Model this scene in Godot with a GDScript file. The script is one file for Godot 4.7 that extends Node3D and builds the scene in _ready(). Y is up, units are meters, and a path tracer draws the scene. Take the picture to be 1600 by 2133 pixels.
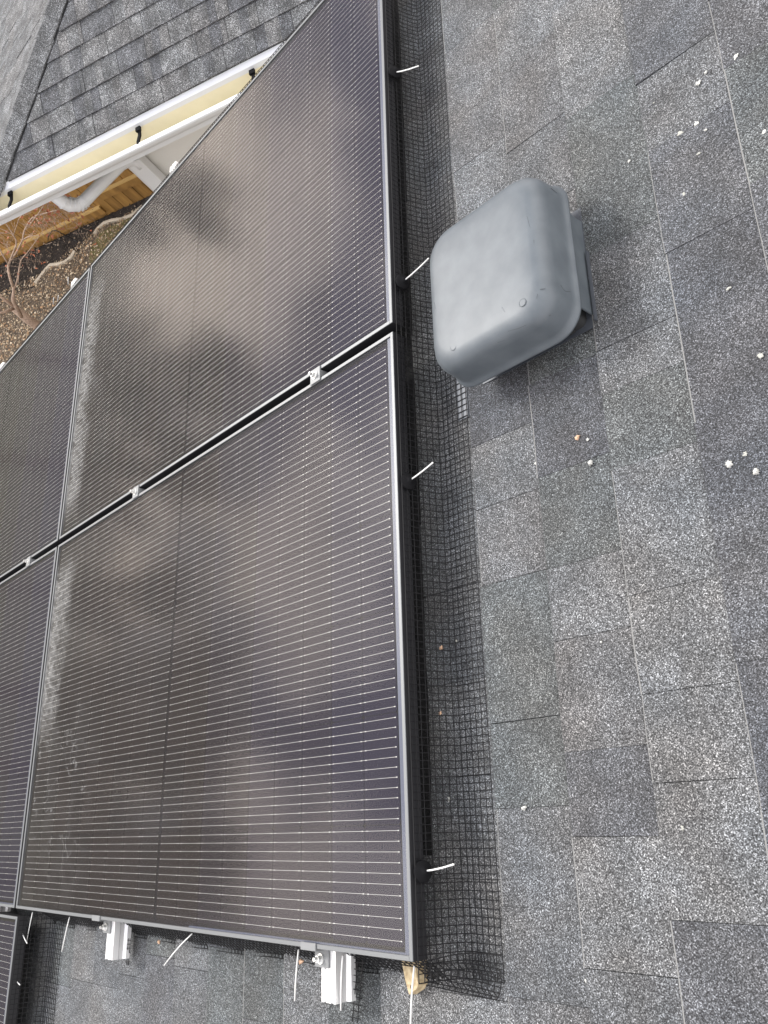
extends Node3D
# Solar array on a shingle roof, looking down past it to a lower wing, gutter and garden.

const FOCAL := 1758.1077            # focal length in photo pixels (1600 x 2133)
const PITCH := deg_to_rad(22.6)     # both roofs are 5 in 12
const ROOF := -0.1                  # roof surface below the panel tops, along the roof's normal
const EXPO := 0.1463                # exposed height of a shingle course
const COURSE0 := -0.105
const PW := 1.134                   # panel width along the eave
const PL := 1.722                   # panel length down the slope
const GAP := 0.022
const GROUND := -4.5

var cam_at := Vector3(0.9405527, 1.33719397, -0.60750756)
var cam_x := Vector3(0.02405052, -0.43854827, -0.89838577)
var cam_down := Vector3(0.93582824, -0.30621041, 0.17452993)
var cam_fwd := Vector3(-0.35163488, -0.8449323, 0.40304134)
var tilt := Basis(Vector3.RIGHT, PITCH)   # roof axes: x along the eave, y out of the roof, z down the slope
var rng := RandomNumberGenerator.new()
var mats := {}
var names := {}

# ---------------------------------------------------------------- helpers
func lin(r: float, g: float, b: float) -> Color:
	return Color(r, g, b).linear_to_srgb()

func mat(called: String, c: Color, rough := 0.8, metal := 0.0) -> StandardMaterial3D:
	var m := StandardMaterial3D.new()
	m.resource_name = called
	m.albedo_color = c
	m.roughness = rough
	m.metallic = metal
	mats[called] = m
	return m

func textured(called: String, tex: Texture2D, c: Color, size: float, rough := 0.9, bump: Texture2D = null, depth := 0.1) -> StandardMaterial3D:
	var m := mat(called, c, rough)
	m.albedo_texture = tex
	m.uv1_triplanar = true
	m.uv1_world_triplanar = true
	m.uv1_triplanar_sharpness = 16.0
	m.uv1_scale = Vector3.ONE / size
	if bump:
		m.heightmap_enabled = true
		m.heightmap_texture = bump
		m.heightmap_scale = depth
	return m

func ray(px: float, py: float) -> Vector3:
	return (cam_fwd + cam_x * ((px - 800.0) / FOCAL) + cam_down * ((py - 1066.5) / FOCAL)).normalized()

func on_roof(px: float, py: float, h: float) -> Vector3:      # roof axes, at height h over the panel tops
	var d := tilt.inverse() * ray(px, py)
	var c := tilt.inverse() * cam_at
	return c + d * ((h - c.y) / d.y)

func at_height(px: float, py: float, y: float) -> Vector3:    # world, on a level plane
	var d := ray(px, py)
	return cam_at + d * ((y - cam_at.y) / d.y)

func on_plane(px: float, py: float, p: Vector3, n: Vector3) -> Vector3:
	var d := ray(px, py)
	return cam_at + d * ((p - cam_at).dot(n) / d.dot(n))

func numbered(called: String) -> String:
	var k: int = names.get(called, 0)
	names[called] = k + 1
	return called if k == 0 else "%s_%03d" % [called, k]

func thing(called: String, label: String, category: String, at := Vector3.ZERO, basis := Basis.IDENTITY, group := "") -> Node3D:
	var o := Node3D.new()
	o.name = numbered(called)
	add_child(o)
	o.transform = Transform3D(basis, at)
	describe(o, label, category, group)
	return o

func describe(o: Node, label: String, category: String, group := "") -> void:
	o.set_meta("label", label)
	o.set_meta("category", category)
	if group != "":
		o.set_meta("group", group)

func roof_thing(called: String, label: String, category: String, local := Vector3.ZERO, group := "") -> Node3D:
	return thing(called, label, category, tilt * local, tilt, group)

func part(called: String, mesh: Mesh, m: Material, parent: Node, at := Vector3.ZERO) -> MeshInstance3D:
	var o := MeshInstance3D.new()
	o.name = called
	o.mesh = mesh
	if m:
		o.material_override = m
	o.position = at
	o.cast_shadow = GeometryInstance3D.SHADOW_CASTING_SETTING_ON
	parent.add_child(o, true)
	return o

func begin() -> SurfaceTool:
	var st := SurfaceTool.new()
	st.begin(Mesh.PRIMITIVE_TRIANGLES)
	st.set_smooth_group(-1)
	return st

func done(st: SurfaceTool, into: ArrayMesh = null) -> ArrayMesh:
	st.generate_normals()
	return st.commit(into) if into else st.commit()

func quad(st: SurfaceTool, a: Vector3, b: Vector3, c: Vector3, d: Vector3) -> void:   # counter-clockwise seen from outside
	for v in [a, c, b, a, d, c]:
		st.add_vertex(v)

func tri(st: SurfaceTool, a: Vector3, b: Vector3, c: Vector3) -> void:
	for v in [a, c, b]:
		st.add_vertex(v)

func box(st: SurfaceTool, lo: Vector3, hi: Vector3, bev := 0.0) -> void:
	if bev > 0.0:
		bev = minf(bev, 0.45 * minf(hi.x - lo.x, minf(hi.y - lo.y, hi.z - lo.z)))
		var ring := func(y: float, ins: float) -> Array:
			return [Vector3(lo.x + ins + bev, y, lo.z + ins), Vector3(lo.x + ins, y, lo.z + ins + bev), Vector3(lo.x + ins, y, hi.z - ins - bev), Vector3(lo.x + ins + bev, y, hi.z - ins), Vector3(hi.x - ins - bev, y, hi.z - ins), Vector3(hi.x - ins, y, hi.z - ins - bev), Vector3(hi.x - ins, y, lo.z + ins + bev), Vector3(hi.x - ins - bev, y, lo.z + ins)]
		loft(st, [ring.call(lo.y, bev), ring.call(lo.y + bev, 0.0), ring.call(hi.y - bev, 0.0), ring.call(hi.y, bev)])
		return
	var p := []
	for y in [lo.y, hi.y]:
		p += [Vector3(lo.x, y, lo.z), Vector3(lo.x, y, hi.z), Vector3(hi.x, y, hi.z), Vector3(hi.x, y, lo.z)]
	quad(st, p[4], p[5], p[6], p[7])
	quad(st, p[3], p[2], p[1], p[0])
	for k in 4:
		var n := (k + 1) % 4
		quad(st, p[k], p[n], p[4 + n], p[4 + k])

func loft(st: SurfaceTool, rings: Array, caps := true) -> void:   # rings counter-clockwise seen from above, bottom first
	var n: int = rings[0].size()
	for r in rings.size() - 1:
		for k in n:
			var j := (k + 1) % n
			quad(st, rings[r][k], rings[r][j], rings[r + 1][j], rings[r + 1][k])
	if caps:
		var top: Array = rings[-1]
		var bot: Array = rings[0]
		for k in range(1, n - 1):
			tri(st, top[0], top[k], top[k + 1])
			tri(st, bot[0], bot[k + 1], bot[k])

func box_mesh(lo: Vector3, hi: Vector3, bev := 0.0) -> ArrayMesh:
	var st := begin()
	box(st, lo, hi, bev)
	return done(st)

func tube(st: SurfaceTool, pts: PackedVector3Array, r0: float, r1: float, sides := 4, caps := true) -> void:
	var rings := []
	var n := pts.size()
	var ref := Vector3.UP
	for i in n:
		var d := (pts[mini(i + 1, n - 1)] - pts[maxi(i - 1, 0)]).normalized()
		if absf(d.dot(ref)) > 0.95:
			ref = Vector3.RIGHT if absf(d.x) < 0.9 else Vector3.BACK
		var a := ref.cross(d).normalized()
		var b := d.cross(a).normalized()
		ref = b
		var r := lerpf(r0, r1, float(i) / maxf(1.0, n - 1))
		var ring := []
		for k in sides:
			var t := TAU * k / sides
			ring.append(pts[i] + a * (cos(t) * r) + b * (sin(t) * r))
		rings.append(ring)
	loft(st, rings, caps)

func tube_mesh(pts: PackedVector3Array, r0: float, r1: float, sides := 8, smooth := false) -> ArrayMesh:
	var st := begin()
	if smooth:
		st.set_smooth_group(0)
	tube(st, pts, r0, r1, sides)
	return done(st)

func extrude_x(st: SurfaceTool, prof: PackedVector2Array, x0: float, x1: float) -> void:   # profile of (z, y)
	var n := prof.size()
	var area := 0.0
	for k in n:
		area += prof[k].cross(prof[(k + 1) % n])
	if area < 0.0:
		prof.reverse()
	for k in n:
		var a := prof[k]
		var b := prof[(k + 1) % n]
		quad(st, Vector3(x1, a.y, a.x), Vector3(x0, a.y, a.x), Vector3(x0, b.y, b.x), Vector3(x1, b.y, b.x))
	var idx := Geometry2D.triangulate_polygon(prof)
	for k in range(0, idx.size(), 3):
		var a := prof[idx[k]]
		var b := prof[idx[k + 1]]
		var c := prof[idx[k + 2]]
		var s := (b - a).cross(c - a) > 0.0
		if not s:
			var t := b
			b = c
			c = t
		tri(st, Vector3(x0, a.y, a.x), Vector3(x0, b.y, b.x), Vector3(x0, c.y, c.x))
		tri(st, Vector3(x1, a.y, a.x), Vector3(x1, c.y, c.x), Vector3(x1, b.y, b.x))

func rounded_rect(cx: float, cz: float, hx: float, hz: float, r: float, y: float, seg := 6) -> Array:
	var out := []
	r = minf(r, minf(hx, hz))
	for q in 4:
		var sx: float = [-1, -1, 1, 1][q]
		var sz: float = [-1, 1, 1, -1][q]
		var a0: float = [PI * 1.5, PI, PI * 0.5, 0.0][q]
		for k in seg + 1:
			var a := a0 - (PI / 2) * k / seg
			out.append(Vector3(cx + sx * (hx - r) + cos(a) * r, y, cz + sz * (hz - r) + sin(a) * r))
	return out

# a piece of sheet with an outline given in (along, up) and a height for every corner
func slab(poly: PackedVector2Array, top: Callable, bottom: float, o: Vector3, a: Vector3, u: Vector3, n: Vector3) -> ArrayMesh:
	var st := begin()
	var k := poly.size()
	if Geometry2D.is_polygon_clockwise(poly):
		poly.reverse()
	var flip := a.cross(u).dot(n) < 0.0
	var idx := Geometry2D.triangulate_polygon(poly)
	var up := func(p: Vector2) -> Vector3: return o + a * p.x + u * p.y + n * top.call(p)
	var low := func(p: Vector2) -> Vector3: return o + a * p.x + u * p.y + n * bottom
	for i in range(0, idx.size(), 3):
		var p := poly[idx[i]]
		var q := poly[idx[i + 1]]
		var r := poly[idx[i + 2]]
		if ((q - p).cross(r - p) < 0.0) != flip:
			var t := q
			q = r
			r = t
		tri(st, up.call(p), up.call(q), up.call(r))
	for i in k:
		var p := poly[i]
		var q := poly[(i + 1) % k]
		if flip:
			quad(st, low.call(q), low.call(p), up.call(p), up.call(q))
		else:
			quad(st, low.call(p), low.call(q), up.call(q), up.call(p))
	return done(st)

# ---------------------------------------------------------------- textures
func grain_image(cells: int, size: int, seed_: int, low: float, mid: float, high: float, share: float) -> Image:
	var r := RandomNumberGenerator.new()
	r.seed = seed_
	var data := PackedByteArray()
	data.resize(cells * cells)
	for i in cells * cells:
		var t := r.randf()
		var v := lerpf(low, mid, pow(t, 0.8))
		if r.randf() < share:
			v = lerpf(mid, high, r.randf())
		data[i] = int(clampf(v, 0.0, 1.0) * 255.0)
	var im := Image.create_from_data(cells, cells, false, Image.FORMAT_L8, data)
	im.resize(size, size, Image.INTERPOLATE_CUBIC)
	return im

func tint_image(im: Image, seed_: int, freq: float, amount: float, warm := 0.0) -> Image:   # patches of tone and hue over the grain
	var w := im.get_width()
	var f := FastNoiseLite.new()
	f.seed = seed_
	f.noise_type = FastNoiseLite.TYPE_SIMPLEX_SMOOTH
	f.frequency = freq
	f.fractal_octaves = 4
	var patch := f.get_seamless_image(w, w)
	f.seed = seed_ + 7
	f.frequency = freq * 0.6
	var hue := f.get_seamless_image(w, w)
	patch.convert(Image.FORMAT_L8)
	hue.convert(Image.FORMAT_L8)
	var a := im.get_data()
	var b := patch.get_data()
	var c := hue.get_data()
	var out := PackedByteArray()
	out.resize(w * w * 3)
	for i in w * w:
		var v: float = a[i] * (1.0 + amount * (b[i] / 127.5 - 1.0))
		var h: float = warm * (c[i] / 127.5 - 1.0)
		out[i * 3] = int(clampf(v * (1.0 + h), 0.0, 255.0))
		out[i * 3 + 1] = int(clampf(v, 0.0, 255.0))
		out[i * 3 + 2] = int(clampf(v * (1.0 - h), 0.0, 255.0))
	return Image.create_from_data(w, w, false, Image.FORMAT_RGB8, out)

func noise_image(size: int, seed_: int, freq: float, lo: Color, hi: Color, octaves := 4, squash := Vector2.ONE) -> ImageTexture:
	var f := FastNoiseLite.new()
	f.seed = seed_
	f.noise_type = FastNoiseLite.TYPE_SIMPLEX_SMOOTH
	f.frequency = freq
	f.fractal_octaves = octaves
	var w := maxi(16, int(size * squash.x))
	var h := maxi(16, int(size * squash.y))
	var im := f.get_seamless_image(w, h)
	im.convert(Image.FORMAT_L8)
	im.resize(size, size, Image.INTERPOLATE_CUBIC)
	var a := im.get_data()
	var out := PackedByteArray()
	out.resize(size * size * 3)
	for i in size * size:
		var c := lo.lerp(hi, a[i] / 255.0)
		out[i * 3] = int(c.r * 255)
		out[i * 3 + 1] = int(c.g * 255)
		out[i * 3 + 2] = int(c.b * 255)
	return ImageTexture.create_from_image(Image.create_from_data(size, size, false, Image.FORMAT_RGB8, out))

func sky_image() -> Image:
	var w := 768
	var h := 384
	var f := FastNoiseLite.new()
	f.seed = 1051
	f.noise_type = FastNoiseLite.TYPE_SIMPLEX_SMOOTH
	f.frequency = 1.9
	f.fractal_octaves = 5
	f.fractal_gain = 0.5
	f.domain_warp_enabled = true
	f.domain_warp_amplitude = 0.35
	f.domain_warp_frequency = 1.2
	var g := FastNoiseLite.new()
	g.seed = 5
	g.frequency = 0.7
	g.fractal_octaves = 2
	var out := PackedFloat32Array()
	out.resize(w * h * 3)
	for y in h:
		var el := PI * (0.5 - (y + 0.5) / h)
		for x in w:
			var az := TAU * (x + 0.5) / w
			var d := Vector3(cos(el) * cos(az), sin(el), cos(el) * sin(az))
			var c := Vector3(0.1, 0.09, 0.078)
			if el > 0.0:
				# clouds lie in a flat layer, so they close up towards the horizon
				var p := d / (d.y + 0.35)
				var n := f.get_noise_3d(p.x, 0.0, p.z) * 0.5 + 0.5
				var m := g.get_noise_3d(p.x, 3.0, p.z) * 0.5 + 0.5
				var t := smoothstep(0.43, 0.56, n * 0.75 + m * 0.25)
				var haze := 1.0 - smoothstep(0.0, 0.5, d.y)
				c = Vector3(0.15, 0.18, 0.28).lerp(Vector3(1.75, 1.69, 1.63), t) * lerpf(1.0, 0.72, haze)
				c *= Vector3(1.0, 1.0, 1.0).lerp(Vector3(1.1, 0.97, 0.87), haze)   # warmer where the layer is hazy
			var i := (y * w + x) * 3
			out[i] = c.x
			out[i + 1] = c.y
			out[i + 2] = c.z
	return Image.create_from_data(w, h, false, Image.FORMAT_RGBF, out.to_byte_array())

# ---------------------------------------------------------------- scene
func _ready() -> void:
	rng.seed = 20
	# camera
	var cam := Camera3D.new()
	cam.name = "camera"
	add_child(cam)
	cam.transform = Transform3D(Basis(cam_x, -cam_down, -cam_fwd).orthonormalized(), cam_at)
	cam.fov = rad_to_deg(2.0 * atan(1066.5 / FOCAL))
	cam.near = 0.05
	cam.far = 400.0
	cam.current = true
	# sky, light, exposure
	var sky_mat := PanoramaSkyMaterial.new()
	sky_mat.panorama = ImageTexture.create_from_image(sky_image())
	sky_mat.energy_multiplier = 1.0
	var sky := Sky.new()
	sky.sky_material = sky_mat
	var env := Environment.new()
	env.background_mode = Environment.BG_SKY
	env.sky = sky
	env.tonemap_mode = Environment.TONE_MAPPER_LINEAR
	env.tonemap_exposure = 2.6
	env.sdfgi_enabled = true
	env.ssao_enabled = true
	env.ssil_enabled = true
	var world := WorldEnvironment.new()
	world.name = "daylight"
	world.environment = env
	add_child(world)
	var sun := DirectionalLight3D.new()
	sun.name = "sun"
	sun.light_energy = 0.5
	sun.light_angular_distance = 15.0
	sun.light_color = Color(1.0, 0.985, 0.965)
	sun.shadow_enabled = true
	add_child(sun)
	sun.look_at_from_position(Vector3(-3.4, 4.5, 7.3), Vector3.ZERO)

	make_materials()
	make_ground()
	make_wing()
	make_fence()
	make_tree()
	make_far_trees()
	make_roof()
	make_array()
	make_vent()
	make_guards()
	make_small_things()

func make_materials() -> void:
	# granules: speckle of a millimetre or two, with weathered patches
	var grain := grain_image(760, 1024, 3, 0.1, 0.55, 1.0, 0.15)
	var near_tex := ImageTexture.create_from_image(tint_image(grain, 21, 0.006, 0.13, 0.02))
	var bump := ImageTexture.create_from_image(grain)
	var tones := [Color(0.28, 0.29, 0.302), Color(0.325, 0.335, 0.346), Color(0.235, 0.244, 0.263), Color(0.305, 0.306, 0.311), Color(0.2, 0.208, 0.228), Color(0.35, 0.356, 0.362), Color(0.243, 0.26, 0.263)]
	for k in tones.size():
		var c: Color = tones[k]
		textured("shingle_granules_%d" % k, near_tex, lin(c.r * 1.7, c.g * 1.7, c.b * 1.7), 0.8, 0.9, bump, 0.12)
	mat("shingle_edge", lin(0.18, 0.18, 0.176), 0.9)
	textured("shingle_base", near_tex, lin(0.09, 0.09, 0.095), 0.8, 0.95)
	var far_tex := ImageTexture.create_from_image(tint_image(grain_image(512, 1024, 8, 0.09, 0.55, 1.0, 0.15), 33, 0.008, 0.28, 0.008))
	var far := tones.slice(0, 6)          # the same roofing as the near slope
	for k in far.size():
		var c: Color = far[k]
		textured("wing_granules_%d" % k, far_tex, lin(c.r * 1.7, c.g * 1.7, c.b * 1.7), 1.3, 0.9)
	mat("wing_base", lin(0.05, 0.052, 0.055), 0.95)
	# panels
	var cells := [Color(0.0075, 0.0046, 0.0034), Color(0.0068, 0.0042, 0.0032), Color(0.0076, 0.0045, 0.0088), Color(0.0072, 0.0048, 0.0125), Color(0.0082, 0.0048, 0.0034), Color(0.0076, 0.0046, 0.0056)]  # the violet and bluish tones carry a painted sheen
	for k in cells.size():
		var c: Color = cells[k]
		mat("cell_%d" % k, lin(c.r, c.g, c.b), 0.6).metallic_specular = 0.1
	mat("centre_gap", lin(0.0045, 0.0034, 0.003), 0.7).metallic_specular = 0.1
	mat("backsheet", lin(0.0066, 0.0043, 0.0036), 0.7).metallic_specular = 0.1
	mat("busbar", lin(0.48, 0.47, 0.45), 0.5, 0.2)
	mat("sheen_strip", lin(0.022, 0.03, 0.06), 0.5)  # blue edge sheen, put into the colour
	mat("frame_black", lin(0.012, 0.012, 0.014), 0.5)
	mat("frame_lip", lin(0.14, 0.146, 0.15), 0.45, 0.3)  # lighter than the black frame: reflected sky painted as grey
	var glass := mat("panel_glass", Color(0.9, 0.9, 0.9, 0.02), 0.11)
	glass.transparency = BaseMaterial3D.TRANSPARENCY_ALPHA
	glass.metallic_specular = 0.345      # anti-reflex solar glass
	mat("aluminium", lin(0.78, 0.78, 0.78), 0.38, 0.55)
	mat("clamp_grey", lin(0.17, 0.175, 0.178), 0.5, 0.2)
	mat("bolt_steel", lin(0.7, 0.7, 0.68), 0.3, 0.8)
	mat("rubber_black", lin(0.008, 0.008, 0.009), 0.8).metallic_specular = 0.2
	mat("wire_black", lin(0.009, 0.009, 0.01), 0.6).metallic_specular = 0.3
	mat("rod_white", lin(0.6, 0.6, 0.585), 0.5)
	# vent
	var mottled := noise_image(512, 41, 0.012, Color(0.86, 0.87, 0.88), Color(1, 1, 1), 6)
	var hood := textured("vent_plastic", mottled, lin(0.09, 0.104, 0.116), 0.35, 0.5)
	hood.uv1_world_triplanar = false
	hood.uv1_triplanar_sharpness = 3.0
	mat("vent_dark", lin(0.02, 0.021, 0.022), 0.7)  # near-black, with the shade under the hood in its colour
	mat("vent_metal", lin(0.06, 0.067, 0.08), 0.5, 0.2)
	mat("scuff", lin(0.05, 0.055, 0.06), 0.8)
	# wing
	mat("white_paint", lin(0.6, 0.61, 0.615), 0.45)
	textured("cream_paint", noise_image(256, 52, 0.02, lin(0.62, 0.575, 0.43), lin(0.68, 0.635, 0.485), 5), Color.WHITE, 0.9, 0.5)
	mat("apron_white", lin(0.55, 0.565, 0.6), 0.4)
	mat("siding", lin(0.62, 0.61, 0.575), 0.6)
	var wood := noise_image(512, 61, 0.01, lin(0.17, 0.085, 0.018), lin(0.36, 0.2, 0.05), 5, Vector2(1.0, 0.12))
	var wood_m := textured("fence_wood", wood, Color.WHITE, 0.6, 0.75)
	wood_m.uv1_world_triplanar = false
	mat("lit_rail_wood", lin(0.5, 0.33, 0.12), 0.7)  # paler than the fence: light on the rail tops, painted in
	mat("dark_gap", lin(0.03, 0.018, 0.008), 0.9)
	textured("soil", noise_image(1024, 71, 0.03, lin(0.05, 0.04, 0.032), lin(0.26, 0.2, 0.14), 5), Color.WHITE, 1.2, 1.0)
	textured("mulch", noise_image(512, 72, 0.05, lin(0.01, 0.008, 0.007), lin(0.07, 0.055, 0.045), 5), Color.WHITE, 0.7, 1.0)
	textured("moss", noise_image(512, 73, 0.05, lin(0.08, 0.08, 0.025), lin(0.26, 0.22, 0.1), 5), Color.WHITE, 0.5, 1.0)
	textured("grass", noise_image(256, 77, 0.05, lin(0.025, 0.03, 0.012), lin(0.06, 0.065, 0.028), 4), Color.WHITE, 2.0, 1.0)
	textured("edging_stone", noise_image(256, 74, 0.04, lin(0.4, 0.34, 0.26), lin(0.58, 0.52, 0.42), 4), Color.WHITE, 0.3, 0.9)
	textured("bark", noise_image(256, 75, 0.03, lin(0.2, 0.14, 0.1), lin(0.46, 0.34, 0.26), 4), Color.WHITE, 0.2, 0.9)
	mat("wet_bark", lin(0.075, 0.055, 0.042), 0.9)
	mat("dry_leaf", lin(0.42, 0.15, 0.08), 0.8).cull_mode = BaseMaterial3D.CULL_DISABLED
	textured("block_wood", noise_image(256, 76, 0.02, lin(0.26, 0.19, 0.1), lin(0.52, 0.43, 0.28), 4), Color.WHITE, 0.06, 0.8)
	mat("dropping", lin(0.5, 0.5, 0.47), 0.8)
	mat("dropping_grey", lin(0.33, 0.33, 0.3), 0.9)
	mat("dropping_tan", lin(0.55, 0.36, 0.24), 0.8)
	mat("cable", lin(0.015, 0.015, 0.015), 0.5)

# ---------------------------------------------------------------- ground, wing, fence, tree
var P1 := Vector3(-3.31135788, -1.75, 3.68504928)     # where the hip cap meets the wing's eave
var EV := Vector3(-0.04800647, 0.0, -0.99884702)      # along that eave
var HX := Vector3(-0.99884702, 0.0, 0.04800647)       # level, in under the wing's roof

func wing(a: float, h: float, y: float) -> Vector3:
	return P1 + EV * a + HX * h + Vector3.UP * y

func sheet(points: Array, y: float, m: Material, called: String) -> MeshInstance3D:
	var poly := PackedVector2Array()
	for p in points:
		poly.append(Vector2(p.x, p.z))
	var mesh := slab(poly, func(_p): return 0.0, -0.003, Vector3(0, y, 0), Vector3.RIGHT, Vector3.BACK, Vector3.UP)
	var o := part(called, mesh, m, self)
	o.name = numbered(called)
	return o

func make_ground() -> void:
	var big := begin()
	quad(big, Vector3(-150, GROUND, -150), Vector3(-150, GROUND, 150), Vector3(150, GROUND, 150), Vector3(150, GROUND, -150))
	var g := part("ground", done(big), mats.soil, self)
	g.set_meta("kind", "structure")
	g.set_meta("label", "bare brown ground with leaf litter below the roofs")
	var px := func(x, y): return at_height(x, y, GROUND)
	# planting bed of dark mulch along the fence, inside the kerb of edging stones
	var bed := []
	for q in [[-150, 560], [0, 540], [120, 470], [200, 400], [330, 300], [360, 340], [345, 385], [300, 425], [262, 452], [225, 462], [200, 478], [176, 505], [160, 528], [130, 548], [104, 556], [86, 575], [70, 600], [40, 605], [-10, 620], [-150, 690]]:
		bed.append(px.call(q[0], q[1]))
	var mulch := sheet(bed, GROUND + 0.012, mats.mulch, "planting_bed")
	mulch.set_meta("kind", "structure")
	var corner := []
	for q in [[-120, -60], [60, -60], [40, 60], [25, 180], [-120, 200]]:
		corner.append(px.call(q[0], q[1]))
	sheet(corner, GROUND + 0.012, mats.mulch, "planting_bed").set_meta("kind", "structure")
	var lawn := []
	for q in [[290, 440], [255, 462], [228, 474], [206, 490], [190, 515], [186, 545], [215, 560], [260, 520], [320, 450]]:
		lawn.append(px.call(q[0], q[1]))
	var moss := sheet(lawn, GROUND + 0.008, mats.moss, "mossy_lawn")
	moss.set_meta("kind", "structure")
	# grass of the gardens beyond, mirrored in the glass
	sheet([Vector3(-120, 0, 11), Vector3(-120, 0, 140), Vector3(120, 0, 140), Vector3(120, 0, 11)], GROUND + 0.006, mats.grass, "lawn").set_meta("kind", "structure")
	# edging stones
	var curves := [[[300, 432], [278, 450], [256, 457], [236, 461], [220, 467], [206, 477], [199, 489]], [[159, 525], [150, 538], [138, 546], [124, 552], [108, 554], [98, 562], [86, 578], [76, 592]]]
	for c in curves.size():
		var pts := PackedVector3Array()
		for q in curves[c]:
			pts.append(px.call(q[0], q[1]))
		var st := begin()
		var rings := []
		for i in pts.size():
			var d := (pts[mini(i + 1, pts.size() - 1)] - pts[maxi(i - 1, 0)]).normalized()
			var s := d.cross(Vector3.UP).normalized()
			var w := 0.019 + 0.004 * sin(i * 2.3)
			var t := 0.035 + 0.006 * cos(i * 1.7)
			var p := pts[i]
			rings.append([p - s * w - Vector3.UP * 0.02, p + s * w - Vector3.UP * 0.02, p + s * w + Vector3.UP * t * 0.7, p + s * w * 0.5 + Vector3.UP * t, p - s * w * 0.5 + Vector3.UP * t, p - s * w + Vector3.UP * t * 0.7])
		for r in rings:
			r.reverse()
		loft(st, rings)
		var o := part("edging_stone", done(st), mats.edging_stone, self)
		o.name = numbered("edging_stone")
		describe(o, ["long pale curved edging stone beside the mossy strip of ground", "pale edging stone bordering dark mulch in front of the bare tree"][c], "edging", "pale edging stones along the bed")
	# litter: chips of bark, gravel and dead leaves
	litter("leaf_litter", 9000, [[-60, 640], [90, 570], [200, 480], [300, 430], [330, 470], [180, 620], [40, 800], [-60, 900]], 0.012, 0.034, 5, [Color(0.5, 0.4, 0.27), Color(0.34, 0.26, 0.17), Color(0.62, 0.52, 0.38), Color(0.2, 0.14, 0.09), Color(0.42, 0.27, 0.15), Color(0.12, 0.085, 0.06)], "tan and brown leaf litter and gravel covering the ground")
	litter("bark_mulch", 3600, [[-60, 570], [120, 470], [210, 400], [330, 310], [350, 380], [290, 430], [210, 470], [150, 540], [90, 565], [50, 610], [-60, 650]], 0.01, 0.04, 9, [Color(0.05, 0.04, 0.033), Color(0.03, 0.024, 0.02), Color(0.09, 0.07, 0.055), Color(0.03, 0.025, 0.02), Color(0.3, 0.24, 0.18), Color(0.06, 0.05, 0.04)], "dark bark mulch chips in the bed along the fence")

func litter(called: String, count: int, outline: Array, lo: float, hi: float, seed_: int, colors: Array, label: String) -> void:
	var poly := PackedVector2Array()
	for q in outline:
		var p := at_height(q[0], q[1], GROUND)
		poly.append(Vector2(p.x, p.z))
	var box2 := Rect2(poly[0], Vector2.ZERO)
	for p in poly:
		box2 = box2.expand(p)
	var r := RandomNumberGenerator.new()
	r.seed = seed_
	var st := begin()
	# a curled chip
	quad(st, Vector3(-0.5, 0, -0.3), Vector3(-0.3, 0.12, 0.35), Vector3(0.1, 0.2, 0.3), Vector3(0, 0.16, -0.38))
	quad(st, Vector3(0, 0.16, -0.38), Vector3(0.1, 0.2, 0.3), Vector3(0.5, 0.02, 0.22), Vector3(0.42, 0.06, -0.25))
	var chip := done(st)
	var mm := MultiMesh.new()
	mm.transform_format = MultiMesh.TRANSFORM_3D
	mm.use_colors = true
	mm.mesh = chip
	mm.instance_count = count
	var made := 0
	while made < count:
		var p := Vector2(r.randf_range(box2.position.x, box2.end.x), r.randf_range(box2.position.y, box2.end.y))
		if not Geometry2D.is_point_in_polygon(p, poly):
			continue
		var s := lerpf(lo, hi, pow(r.randf(), 1.8))
		var b := Basis.from_euler(Vector3(r.randf_range(-0.6, 0.6), r.randf() * TAU, r.randf_range(-0.6, 0.6))).scaled(Vector3(s, s * 0.8, s * r.randf_range(0.4, 1.0)))
		mm.set_instance_transform(made, Transform3D(b, Vector3(p.x, GROUND + 0.016 + r.randf() * 0.012, p.y)))
		var c: Color = colors[r.randi() % colors.size()]
		var k := r.randf_range(0.7, 1.25)
		mm.set_instance_color(made, Color(c.r * k, c.g * k, c.b * k))
		made += 1
	var o := MultiMeshInstance3D.new()
	o.name = called
	o.multimesh = mm
	var m := mat(called, Color.WHITE, 0.95)
	m.vertex_color_use_as_albedo = true
	m.cull_mode = BaseMaterial3D.CULL_DISABLED
	o.material_override = m
	add_child(o)
	describe(o, label, "ground cover")
	o.set_meta("kind", "stuff")

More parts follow.
